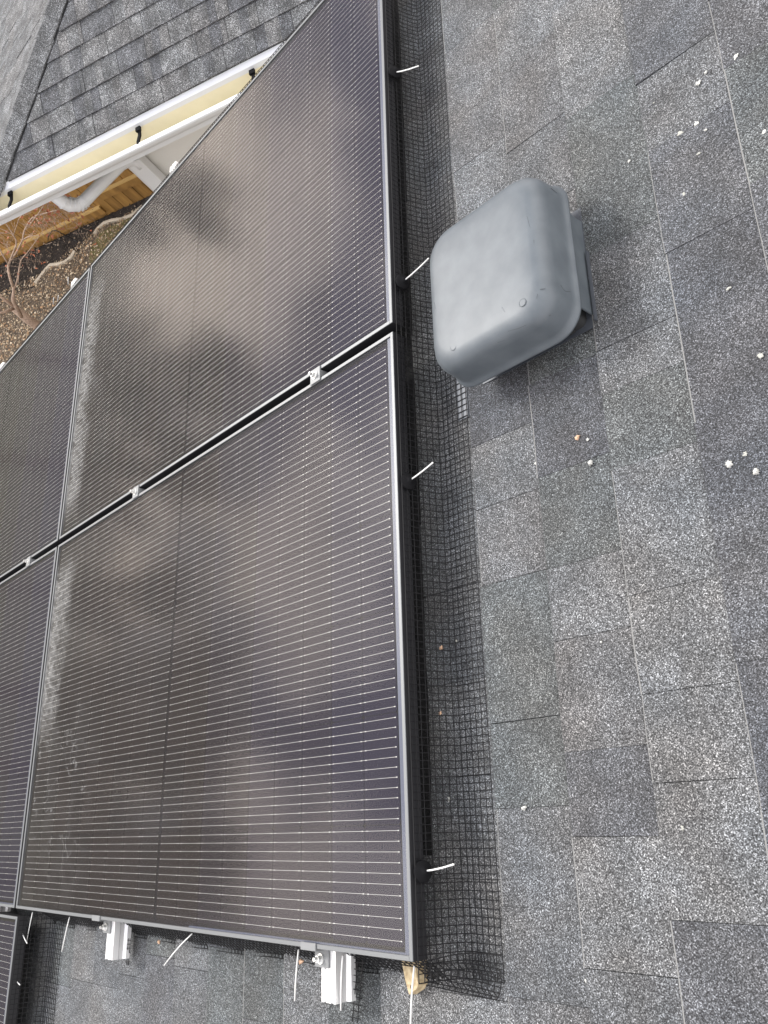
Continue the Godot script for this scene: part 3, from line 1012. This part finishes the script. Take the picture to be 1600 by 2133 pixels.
func make_array() -> void:
	var st := begin()
	# half cell with clipped corners
	var cw := 0.182
	var cl := 0.091
	var k := 0.004
	var ring := func(y: float) -> Array: return [Vector3(k, y, 0), Vector3(0, y, k), Vector3(0, y, cl - k), Vector3(k, y, cl), Vector3(cw - k, y, cl), Vector3(cw, y, cl - k), Vector3(cw, y, k), Vector3(cw - k, y, 0)]
	loft(st, [ring.call(-0.001), ring.call(0.0)])
	cell_mesh = done(st)
	# busbars: eleven to a cell, with solder pads at the ends of every half cell
	var bs := begin()
	var strip := func(x: float, z0: float, z1: float, half: float) -> void:
		var y := -0.0046
		quad(bs, Vector3(x - half, y, z0), Vector3(x - half, y, z1), Vector3(x + half, y, z1), Vector3(x + half, y, z0))
	for i in 6:
		for b in 11:
			for j in 18:
				var c := cell_at(i, j)
				var x := c.x + 0.0085 + b * 0.0165
				strip.call(x, c.y + 0.004, c.y + cl - 0.004, 0.00023)
				strip.call(x, c.y + 0.004, c.y + 0.007, 0.0008)
				strip.call(x, c.y + cl - 0.007, c.y + cl - 0.004, 0.0008)
				if j != 8 and j != 17:
					strip.call(x, c.y + cl - 0.004, c.y + 0.0965, 0.0002)
	bus_mesh = done(bs)
	make_panel("black solar panel with frame corner above the small wood block", 0.0, 0.0, 1)
	make_panel("black solar panel running alongside the grey plastic roof vent", -GAP - PW, 0.0, 2)
	make_panel("black solar panel on the eave side, nearest the bare tree", -GAP - PW, PL + 0.014, 3)
	make_panel("black solar panel on the eave side, across the narrow seam from the dusty pane", 0.0, PL + 0.014, 4)
	make_panel("black solar panel whose raised edge carries two black discs over mesh", PW + GAP, PL - 0.02, 5)
	# rails under each row
	var prof := PackedVector2Array([Vector2(-0.02, -0.031), Vector2(-0.013, -0.031), Vector2(-0.013, -0.034), Vector2(-0.006, -0.034), Vector2(-0.006, -0.031), Vector2(0.006, -0.031), Vector2(0.006, -0.036), Vector2(0.013, -0.036), Vector2(0.013, -0.031), Vector2(0.02, -0.031), Vector2(0.02, -0.045), Vector2(0.014, -0.05), Vector2(0.014, -0.06), Vector2(0.02, -0.066), Vector2(0.02, -0.076), Vector2(-0.02, -0.076), Vector2(-0.02, -0.066), Vector2(-0.014, -0.06), Vector2(-0.014, -0.05), Vector2(-0.02, -0.045)])
	var rails := [[0.253, 1.222, "nearer the wood block"], [1.137, 1.226, "below the first seam clamp row"], [2.0, 1.16, ""], [2.88, 1.16, ""]]
	for q in rails.size():
		var rs := begin()
		extrude_x(rs, prof, -1.26, rails[q][1])
		var lab: String = ["silver mounting rail end beside the wood block under the panel corner", "silver mounting rail end farther down slope from the wood block", "silver mounting rail below the eave side panels, ending near the bare tree", "silver mounting rail lowest on the roof, at the eave side panels"][q]
		var o := roof_thing("mounting_rail", lab, "rail", Vector3(0, 0, rails[q][0]), "aluminium rails carrying the panels")
		part("rail_extrusion", done(rs), mats.aluminium, o)
		for u in [-1.05, -0.4, 0.5, 1.0]:
			part("foot", box_mesh(Vector3(u - 0.02, ROOF + 0.002, -0.03), Vector3(u + 0.02, -0.0762, 0.03)), mats.aluminium, o)
	# clamps in the seam
	var mids := [[0.255, "bright bolted mid clamp on the seam near the roof vent"], [1.135, "bolted mid clamp on the seam at the dusty pane"], [2.0, "small bolted mid clamp on the seam of the eave side panels"]]
	for q in mids:
		var o := roof_thing("mid_clamp", q[1], "clamp", Vector3(-GAP / 2, 0.0012, q[0]), "clamps holding the panel seam")
		var cs := begin()
		box(cs, Vector3(-0.018, 0.0, -0.0175), Vector3(0.018, 0.0035, 0.0175), 0.0008)
		part("plate", done(cs), mats.clamp_grey, o)
		part("stem", box_mesh(Vector3(-0.008, -0.03, -0.018), Vector3(0.008, 0.0, 0.018)), mats.clamp_grey, o)
		bolt(o, Vector3(0, 0.0035, 0), Vector3.UP, mats.bolt_steel)
	for q in [[0.268, "bolted end clamp on the frame beside the wood block rail"], [1.155, "bolted end clamp on the frame at the rail farther down slope"]]:
		var o := roof_thing("end_clamp", q[1], "clamp", Vector3(PW, 0.0012, q[0]), "end clamps on the panel frame")
		part("plate", box_mesh(Vector3(-0.009, 0.0, -0.022), Vector3(0.004, 0.003, 0.022), 0.0008), mats.clamp_grey, o)
		part("bracket", box_mesh(Vector3(0.0005, -0.032, -0.02), Vector3(0.004, 0.0, 0.02)), mats.clamp_grey, o)
		part("foot_plate", box_mesh(Vector3(0.0045, -0.032, -0.02), Vector3(0.034, -0.028, 0.02), 0.0008), mats.clamp_grey, o)
		bolt(o, Vector3(0.02, -0.028, 0.002), Vector3.UP, mats.bolt_steel)
	dust()

func bolt(parent: Node, at: Vector3, _up: Vector3, m: Material) -> void:
	var st := begin()
	tube(st, PackedVector3Array([at, at + Vector3.UP * 0.002]), 0.009, 0.009, 16)
	tube(st, PackedVector3Array([at + Vector3.UP * 0.002, at + Vector3.UP * 0.009]), 0.0065, 0.0065, 6)
	tube(st, PackedVector3Array([at + Vector3.UP * 0.009, at + Vector3.UP * 0.016]), 0.004, 0.0036, 10)
	part("bolt", done(st), m, parent)

func dust() -> void:
	# dried dirt that has run down the glass and settled against the lower frame
	for q in 2:
		var w := 512
		var h := 320
		var f := FastNoiseLite.new()
		f.seed = 90 + q
		f.frequency = 0.035
		f.fractal_type = FastNoiseLite.FRACTAL_RIDGED
		f.fractal_octaves = 4
		var g := FastNoiseLite.new()
		g.seed = 95 + q
		g.frequency = 0.012
		var fine := FastNoiseLite.new()
		fine.seed = 99 + q
		fine.frequency = 0.25
		var im := Image.create(w, h, false, Image.FORMAT_RGBA8)
		for y in h:
			var dv := (h - y) / float(h) * 0.6                  # metres up from the lower frame
			for x in w:
				var u := x / float(w) * (PW - 0.022)
				var patch := g.get_noise_2d(x, y) * 0.5 + 0.5
				var heavy := 0.0
				if q == 0:
					heavy = smoothstep(0.03, 0.16, u) * (1.0 - smoothstep(0.5, 0.7, u))
				else:
					heavy = smoothstep(0.02, 0.3, u) * (1.0 - smoothstep(0.95, 1.1, u)) * 0.9
				var reach := 0.2 * (0.35 + patch)
				var a := heavy * (1.0 - smoothstep(reach * 0.3, reach, dv)) * 0.5
				var streak := clampf(f.get_noise_2d(x * 1.4 + y * 0.5, y * 0.55 - x * 0.2) * 0.5 + 0.5, 0.0, 1.0)
				a *= (0.12 + 0.88 * pow(streak, 1.9)) * pow(fine.get_noise_2d(x, y) * 0.5 + 0.5, 0.8) * 1.5
				if q == 0:
					# thin tide lines of dried splashes
					var line := 1.0 - absf(g.get_noise_2d(x * 0.9 + 300.0, y * 0.9) * 3.0 - 0.3)
					var here := smoothstep(0.45, 0.75, u) * (1.0 - smoothstep(0.95, 1.08, u))
					a += here * smoothstep(0.9, 1.0, line) * pow(streak, 1.5) * 0.3 * (1.0 - smoothstep(0.3, 0.55, dv))
				a += 0.05 * pow(patch, 2.0) * smoothstep(0.3, 0.7, streak) * (1.0 - smoothstep(0.3, 0.6, dv))
				im.set_pixel(x, y, Color(0.78, 0.78, 0.77, clampf(a * 0.62, 0.0, 0.6)))
		var m := mat("dried_dirt_%d" % q, Color.WHITE, 0.95)
		m.albedo_texture = ImageTexture.create_from_image(im)
		m.transparency = BaseMaterial3D.TRANSPARENCY_ALPHA
		var st := begin()
		var x0 := 0.011
		var x1 := PW - 0.011
		var z0 := PL - 0.011 - 0.6
		var z1 := PL - 0.011
		for c in [[x0, z0, 0, 0], [x1, z0, 1, 0], [x1, z1, 1, 1], [x0, z0, 0, 0], [x1, z1, 1, 1], [x0, z1, 0, 1]]:
			st.set_uv(Vector2(c[2], c[3]))
			st.add_vertex(Vector3(c[0], -0.0011, c[1]))
		var panel := get_node("solar_panel" if q == 0 else "solar_panel_001")
		part("dried_dirt", done(st), m, panel)

# ---------------------------------------------------------------- vent
func make_vent() -> void:
	var v := roof_thing("roof_vent", "square grey plastic roof vent hood with rounded corners on the shingles", "vent", Vector3(0.034, ROOF, -0.276))
	# hood: rounded tray turned upside down
	var st := begin()
	st.set_smooth_group(0)
	var hx := 0.153
	var hz := 0.139
	var rings := []
	for q in hood_profile:
		rings.append(rounded_rect(0, 0, hx + q[0], hz + q[0], q[2], q[1], 8))
	loft(st, rings)
	part("hood", done(st), mats.vent_plastic, v)
	# moulding rings on the top
	for q in [[995, 532], [1088, 630], [944, 722]]:
		var m := TorusMesh.new()
		m.inner_radius = 0.0062
		m.outer_radius = 0.0074
		m.rings = 20
		m.ring_segments = 6
		part("moulding_ring", m, mats.vent_plastic, v, on_hood(q[0], q[1], 0.153, 0.139) - Vector3(0, 0.00045, 0))
	# throat with louvre slots, flange and lip
	var ts := begin()
	loft(ts, [rounded_rect(0, 0, 0.108, 0.112, 0.012, 0.002), rounded_rect(0, 0, 0.108, 0.112, 0.012, 0.0635)])
	part("throat", done(ts), mats.vent_dark, v)
	var side := begin()
	box(side, Vector3(-0.1, 0.006, -0.1265), Vector3(0.095, 0.062, -0.1225), 0.001)
	part("back_wall", done(side), mats.vent_plastic, v)
	for k in 6:
		var x := -0.09 + k * 0.036
		part("louvre", box_mesh(Vector3(x, 0.01, 0.113), Vector3(x + 0.012, 0.05, 0.117)), mats.vent_dark, v)  # louvres coloured dark to paint the shade under the hood
	for k in 5:
		var z := -0.09 + k * 0.04
		part("louvre", box_mesh(Vector3(0.109, 0.01, z), Vector3(0.113, 0.05, z + 0.012)), mats.vent_dark, v)
	part("flange", box_mesh(Vector3(-0.13, 0.0052, -0.128), Vector3(0.118, 0.0068, 0.13)), mats.vent_metal, v)
	part("flange_lip", box_mesh(Vector3(-0.16, 0.002, 0.172), Vector3(0.168, 0.0048, 0.2)), mats.vent_metal, v)
	part("rain_lip", box_mesh(Vector3(-0.03, 0.004, -0.1335), Vector3(0.11, 0.014, -0.1305)), mats.vent_metal, v)
	# scuffs and scratches
	for q in [[[1098, 450], [1103, 470], [1112, 490]], [[1112, 500], [1113, 512]], [[1168, 594], [1173, 602], [1178, 607], [1190, 608]], [[1125, 603], [1136, 601]], [[1058, 690], [1080, 684], [1096, 677]], [[1036, 714], [1052, 708]], [[1144, 658], [1148, 656]], [[1120, 612], [1118, 622]], [[1148, 392], [1160, 402]], [[905, 630], [907, 643]], [[1046, 640], [1052, 650]]]:
		var pts := PackedVector3Array()
		for p in q:
			pts.append(on_hood(p[0], p[1], 0.153, 0.139))
		part("scuff", tube_mesh(pts, 0.0005, 0.0004, 4), mats.scuff, v)

var hood_profile := [[-0.006, 0.064, 0.05], [0.002, 0.064, 0.052], [0.0045, 0.066, 0.053], [0.0045, 0.07, 0.053], [0.001, 0.073, 0.052], [-0.001, 0.085, 0.051], [-0.003, 0.117, 0.051], [-0.0065, 0.13, 0.051], [-0.013, 0.139, 0.051], [-0.021, 0.1445, 0.05], [-0.031, 0.1472, 0.046], [-0.05, 0.1486, 0.04], [-0.08, 0.1494, 0.03], [-0.1, 0.1498, 0.02], [-0.124, 0.15, 0.004]]

# where the line of sight of a photo pixel meets the hood, in the vent's own axes
func on_hood(px: float, py: float, hx: float, hz: float) -> Vector3:
	var o := Vector3(0.034, ROOF, -0.276)
	var a := on_roof(px, py, ROOF + 0.17) - o
	var b := on_roof(px, py, ROOF + 0.056) - o
	for k in 400:
		var p := a.lerp(b, k / 399.0)
		var q := Vector2(absf(p.x) - (hx - 0.05), absf(p.z) - (hz - 0.05))
		var sd := Vector2(maxf(q.x, 0), maxf(q.y, 0)).length() + minf(maxf(q.x, q.y), 0.0) - 0.05
		var h := 0.0
		for i in range(5, hood_profile.size() - 1):
			var u: Array = hood_profile[i]
			var w: Array = hood_profile[i + 1]
			if sd <= u[0] and sd > w[0]:
				h = lerpf(u[1], w[1], (u[0] - sd) / (u[0] - w[0]))
		if sd < -0.124:
			h = 0.15
		if p.y <= h:
			return p
	return b

# ---------------------------------------------------------------- critter guard mesh
func guard(called_label: String, run: Callable, length: float, width: float, step: float, bend: Callable) -> void:
	# run(s) gives a point along the panel edge, bend(t, s) the offset (out, up) at t metres down the mesh
	var o := roof_thing("wire_mesh", called_label, "wire mesh", run.call(0.0), "black wire mesh skirts round the array")
	var base: Vector3 = run.call(0.0)
	var st := begin()
	var n := int(length / step)
	var k := int(width / step)
	var out_dir: Vector3 = run.call(-1.0)
	var P := func(s: float, t: float) -> Vector3:
		var b: Vector2 = bend.call(t, s)
		return run.call(s) - base + out_dir * b.x + Vector3.UP * b.y
	for i in n + 1:
		var pts := PackedVector3Array()
		for j in k * 1 + 1:
			pts.append(P.call(i * step, j * step))
		tube(st, pts, 0.00085, 0.00085, 6, false)
	for j in k + 1:
		var pts := PackedVector3Array()
		var m := int(length / 0.05)
		for i in m + 1:
			pts.append(P.call(length * i / m, j * step) + Vector3(0, 0.001, 0))
		tube(st, pts, 0.00085, 0.00085, 6, false)
	var w := part("wires", done(st), mats.wire_black, o)
	w.set_meta("kind", "stuff")

func make_guards() -> void:
	var f := FastNoiseLite.new()
	f.seed = 3
	f.frequency = 1.0
	# right-hand skirt along the two panels: down the frame, then out over the shingles
	var skirt := func(t: float, s: float) -> Vector2:
		var wav := f.get_noise_2d(s * 1.6, 0.0)
		var foot := 0.092 + 0.004 * wav
		if t < foot:
			var q := t / foot
			return Vector2(0.006 + 0.022 * q * q + 0.004 * wav * q, -0.006 - (-ROOF - 0.012) * q)
		var lift := 0.0055 + 0.0015 * absf(f.get_noise_2d(s * 4.0, t * 10.0))
		return Vector2(0.028 + (t - foot) * (1.0 + 0.04 * wav) + 0.003 * wav, ROOF + lift)
	guard("black wire mesh skirt between the panels and the roof vent", func(s: float) -> Vector3: return Vector3(0, 0, -1) if s < -0.5 else Vector3(PW + 0.03 - s, 0, 0), PW * 2 + 0.06, 0.1655, 0.0127, skirt)
	# skirt under the end of the near panel
	var hang := func(t: float, s: float) -> Vector2:
		var wav := f.get_noise_2d(s * 2.0, 9.0)
		var q := t / 0.1
		return Vector2(0.004 + 0.03 * q + 0.012 * q * q + 0.006 * wav * q, -0.03 - 0.068 * minf(q, 1.0))
	guard("black wire mesh hanging below the frame end by the silver rails", func(s: float) -> Vector3: return Vector3(1, 0, 0) if s < -0.5 else Vector3(PW - 0.006, 0, 0.02 + s), 1.66, 0.116, 0.0127, hang)
	# skirt along the panel that stands lower down
	var skirt2 := func(t: float, s: float) -> Vector2:
		var wav := f.get_noise_2d(s * 1.6, 5.0)
		if t < 0.092:
			var q := t / 0.092
			return Vector2(0.006 + 0.022 * q * q, -0.006 - 0.088 * q)
		return Vector2(0.028 + (t - 0.092), ROOF + 0.006 + 0.003 * absf(wav))
	guard("black wire mesh skirt in the dark inner corner by two black discs", func(s: float) -> Vector3: return Vector3(0, 0, -1) if s < -0.5 else Vector3(PW + 0.02 + s, 0, PL - 0.02), 0.6, 0.19, 0.0127, skirt2)
	# far end of the array
	var far := func(t: float, s: float) -> Vector2:
		return Vector2(0.004 + minf(t, 0.026) + maxf(t - 0.026, 0.0) * 0.15, -0.006 - minf(t, 0.026) * 0.12 - maxf(t - 0.026, 0.0) * 0.98)
	guard("black wire mesh fringe at the array end above the white gutter", func(s: float) -> Vector3: return Vector3(-1, 0, 0) if s < -0.5 else Vector3(-GAP - PW, 0, s), 3.4, 0.1, 0.0127, far)
	# corner flap of loose mesh
	var o := roof_thing("loose_mesh_flap", "loose corner flap of black wire mesh beside the wood block", "wire mesh", Vector3(PW, ROOF, 0.0))
	var st := begin()
	var tips := []
	for q in [[[888, 2003], [1042, 1990]], [[888, 2010], [1046, 2020]], [[888, 2018], [1046, 2040]], [[888, 2027], [1044, 2058]], [[888, 2036], [1042, 2070]], [[888, 2045], [1038, 2078]], [[888, 2052], [1034, 2083]]]:
		tips.append(q)
	var grid := []
	for i in tips.size():
		var row := PackedVector3Array()
		for k in 13:
			var t := k / 12.0
			var px := lerpf(tips[i][0][0], tips[i][1][0], t)
			var py := lerpf(tips[i][0][1], tips[i][1][1], t) - 10.0 * sin(t * PI) * (1.0 - i / 6.0)
			var h := lerpf(-0.03 - 0.06 * i / 6.0, ROOF + 0.006, smoothstep(0.0, 0.85, t))
			row.append(on_roof(px, py, h) - Vector3(PW, ROOF, 0))
		grid.append(row)
	for row in grid:
		tube(st, row, 0.00085, 0.00085, 6, false)
	for k in range(0, 13):
		var col := PackedVector3Array()
		for i in grid.size():
			col.append(grid[i][clampi(k + (i - 3) / 2, 0, 12)] + Vector3(0, 0.001, 0))
		tube(st, col, 0.00085, 0.00085, 6, false)
	var w := part("wires", done(st), mats.wire_black, o)
	w.set_meta("kind", "stuff")

func offcut(label: String, left: Array, right: Array, rungs: int) -> void:
	# a torn strip of mesh hanging beside a rail: side wires and rungs with cut ends
	var o := roof_thing("mesh_offcut", label, "wire mesh", on_roof(left[0][0], left[0][1], -0.05), "torn strips of mesh beside the rails")
	var base := on_roof(left[0][0], left[0][1], -0.05)
	var st := begin()
	var sides := []
	for q in [left, right]:
		var pts := PackedVector3Array()
		for i in q.size():
			pts.append(on_roof(q[i][0], q[i][1], lerpf(-0.05, ROOF + 0.007, float(i) / (q.size() - 1))) - base)
		sides.append(pts)
		tube(st, pts, 0.00085, 0.00085, 6)
	for k in rungs:
		var t: float = (k + 0.4) / rungs * (sides[0].size() - 1)
		var i: int = mini(int(t), sides[0].size() - 2)
		var a: Vector3 = sides[0][i].lerp(sides[0][i + 1], t - i)
		var b: Vector3 = sides[1][i].lerp(sides[1][i + 1], t - i)
		tube(st, PackedVector3Array([a - (b - a) * 0.5, b + (b - a) * 0.45]), 0.00085, 0.00085, 6)
	part("wires", done(st), mats.wire_black, o).set_meta("kind", "stuff")

func clip(label: String, from: Array, to: Array, disc: bool, h0: float, h1: float, facing := Vector3(0, 0.2, -1)) -> void:
	var a := on_roof(from[0], from[1], h0)
	var b := on_roof(to[0], to[1], h1)
	var o := roof_thing("mesh_clip", label, "clip", a, "clips pinning the wire mesh to the frames")
	var bow := (b - a).cross(Vector3.UP).normalized() * (b - a).length() * 0.018
	part("rod", tube_mesh(PackedVector3Array([Vector3.ZERO, (b - a) * 0.33 + bow, (b - a) * 0.66 + bow, b - a]), 0.00145, 0.00145, 8, true), mats.rod_white, o)
	if disc:
		part("rod_tip", tube_mesh(PackedVector3Array([b - a, (b - a) * 1.04]), 0.0018, 0.0016, 8, true), mats.rod_white, o)
	if disc:
		var n := facing.normalized()
		var side := n.cross(Vector3.RIGHT).normalized()
		var st := begin()
		st.set_smooth_group(0)
		var rings := []
		for q in [[0.0172, -0.006], [0.0172, -0.0045], [0.0155, -0.003], [0.01, -0.0008], [0.006, 0.001], [0.0045, 0.004], [0.003, 0.0045]]:
			var ring := []
			for k in 24:
				var t := TAU * k / 24
				ring.append(n * (q[1] + 0.0068) + Vector3.RIGHT * (cos(t) * q[0]) + side * (sin(t) * q[0]))
			rings.append(ring)
		var probe: Vector3 = (rings[0][1] - rings[0][0]).cross(rings[1][0] - rings[0][0])
		if probe.dot(rings[0][0]) < 0.0:
			for ring in rings:
				ring.reverse()
		loft(st, rings)
		part("disc", done(st), mats.rubber_black, o)

func make_small_things() -> void:
	clip("black disc clip with white rod above the vent's far corner", [822, 151], [870, 138], true, -0.02, -0.015)
	clip("black disc clip whose white rod points at the vent's rounded corner", [838, 588], [891, 540], true, -0.02, -0.015)
	clip("black disc clip with white rod between the vent and the wood block", [850, 1003], [900, 965], true, -0.02, -0.02)
	clip("large black disc clip with white rod next to the panel corner", [880, 1815], [943, 1801], true, -0.02, -0.02)
	clip("black disc clip with short white rod in the dark inner corner, nearer the seam", [44, 1938], [56, 1964], true, -0.02, -0.02)
	clip("black disc clip with short white rod farther from the seam in the inner corner", [30, 2036], [41, 2051], true, -0.02, -0.02)
	for q in [[[68, 1900], [55, 1966]], [[145, 1910], [129, 1982]], [[400, 1945], [342, 2011]], [[622, 1978], [614, 2085]], [[714, 1990], [710, 2105]], [[863, 2012], [855, 2150]]]:
		var lab := "thin white clip rod standing out from under the panel frame end"
		clip(lab, q[0], q[1], false, -0.028, -0.04)
	for q in [[[142, 592], [142, 577]], [[111, 634], [112, 620]], [[120, 628], [122, 615]]]:
		clip("tiny white clip rod at the far frame end against the leaf litter", q[0], q[1], false, -0.02, 0.0)
	offcut("torn strip of black mesh hanging beside the rail end by the wood block", [[745, 2000], [742, 2040], [738, 2085], [734, 2128]], [[756, 2000], [753, 2042], [748, 2088], [745, 2130]], 9)
	offcut("short torn strip of black mesh at the rail farther down slope", [[268, 1955], [266, 1980], [264, 2010]], [[271, 1955], [270, 1980], [267, 2010]], 6)
	# wood block jammed under the corner
	var c := on_roof(868, 2045, ROOF + 0.01)
	var o := roof_thing("wood_block", "chipped pale wood block jammed under the panel corner", "wood block", c)
	var st := begin()
	var k := [Vector3(-0.07, 0, 0.022), Vector3(-0.06, 0, -0.018), Vector3(0.002, 0, -0.02), Vector3(0.01, 0, -0.012), Vector3(0.02, 0, 0.008), Vector3(-0.004, 0, 0.014)]
	var foot := []
	var top := []
	for p in k:
		foot.append(p + Vector3(0, -0.006, 0))
		top.append(p * 0.9 + Vector3(0, 0.014 - p.x * 0.12, 0))
	prism_rings(st, foot, top)
	part("block", done(st), mats.block_wood, o)
	var kn := SphereMesh.new()
	kn.radius = 0.004
	kn.height = 0.004
	part("knot", kn, mats.dark_gap, o, Vector3(0.006, 0.0125, -0.002))
	# bird droppings and pebbles on the shingles
	var spots := [[1533, 118, 0.008], [1417, 278, 0.008], [1450, 258, 0.007], [1470, 270, 0.004], [1455, 320, 0.006], [1470, 150, 0.005], [1455, 172, 0.007], [1345, 8, 0.009], [1592, 275, 0.005], [1518, 600, 0.006], [1583, 740, 0.007], [1553, 945, 0.006], [1224, 915, 0.005], [1115, 965, 0.004], [936, 1665, 0.007], [1422, 1725, 0.005], [1220, 2043, 0.004], [938, 180, 0.004], [950, 195, 0.003], [1252, 1337, 0.003], [990, 1487, 0.003], [950, 1335, 0.004], [1310, 335, 0.004], [1425, 404, 0.005], [1362, 214, 0.003], [375, 1962, 0.006], [935, 378, 0.003], [1190, 262, 0.003]]
	var r := RandomNumberGenerator.new()
	r.seed = 15
	for s in spots:
		splat("bird_dropping", "white bird dropping dried on the grey roof shingles", "dropping", s, (mats.dropping if r.randf() < 0.6 else mats.dropping_grey), r, 0.0008, "white droppings on the shingles")
	for s in [[1520, 967, 0.0075], [1577, 983, 0.008], [1231, 965, 0.0065], [1092, 1683, 0.0065]]:
		splat("pale_pebble", "small pale pebble lying on the grey roof shingles", "pebble", s, mats.dropping, r, 0.006, "pale pebbles on the shingles")
	for s in [[1203, 912, 0.008], [918, 1487, 0.006], [920, 1350, 0.006], [628, 2003, 0.009], [332, 1962, 0.007]]:
		splat("brown_crumb", "small tan crumb of debris lying on the grey roof shingles", "debris", s, mats.dropping_tan, r, 0.004, "tan crumbs on the shingles")

func prism_rings(st: SurfaceTool, foot: Array, top: Array) -> void:
	var a := 0.0
	for i in foot.size():
		var p: Vector3 = foot[i]
		var q: Vector3 = foot[(i + 1) % foot.size()]
		a += p.x * q.z - q.x * p.z
	if a > 0.0:
		foot.reverse()
		top.reverse()
	loft(st, [foot, top])

func splat(called: String, label: String, category: String, s: Array, m: Material, r: RandomNumberGenerator, tall: float, group: String) -> void:
	var c := on_roof(s[0], s[1], ROOF + 0.004)
	var o := roof_thing(called, label, category, c, group)
	var st := begin()
	st.set_smooth_group(0)
	var n := 15
	var rad := []
	for k in n:
		rad.append(s[2] * r.randf_range(0.3, 1.05) * 0.85)
	var stretch := r.randf_range(0.6, 1.0)
	var turn := r.randf() * TAU
	var rings := []
	for q in [[1.0, -0.001], [1.0, tall * 0.4], [0.75, tall * 0.85], [0.35, tall]]:
		var ring := []
		for k in n:
			var t := -TAU * k / n
			ring.append(Vector3(cos(t) * rad[k] * q[0], q[1], sin(t) * rad[k] * q[0] * stretch).rotated(Vector3.UP, turn))
		rings.append(ring)
	loft(st, rings)
	part("lump", done(st), m, o)
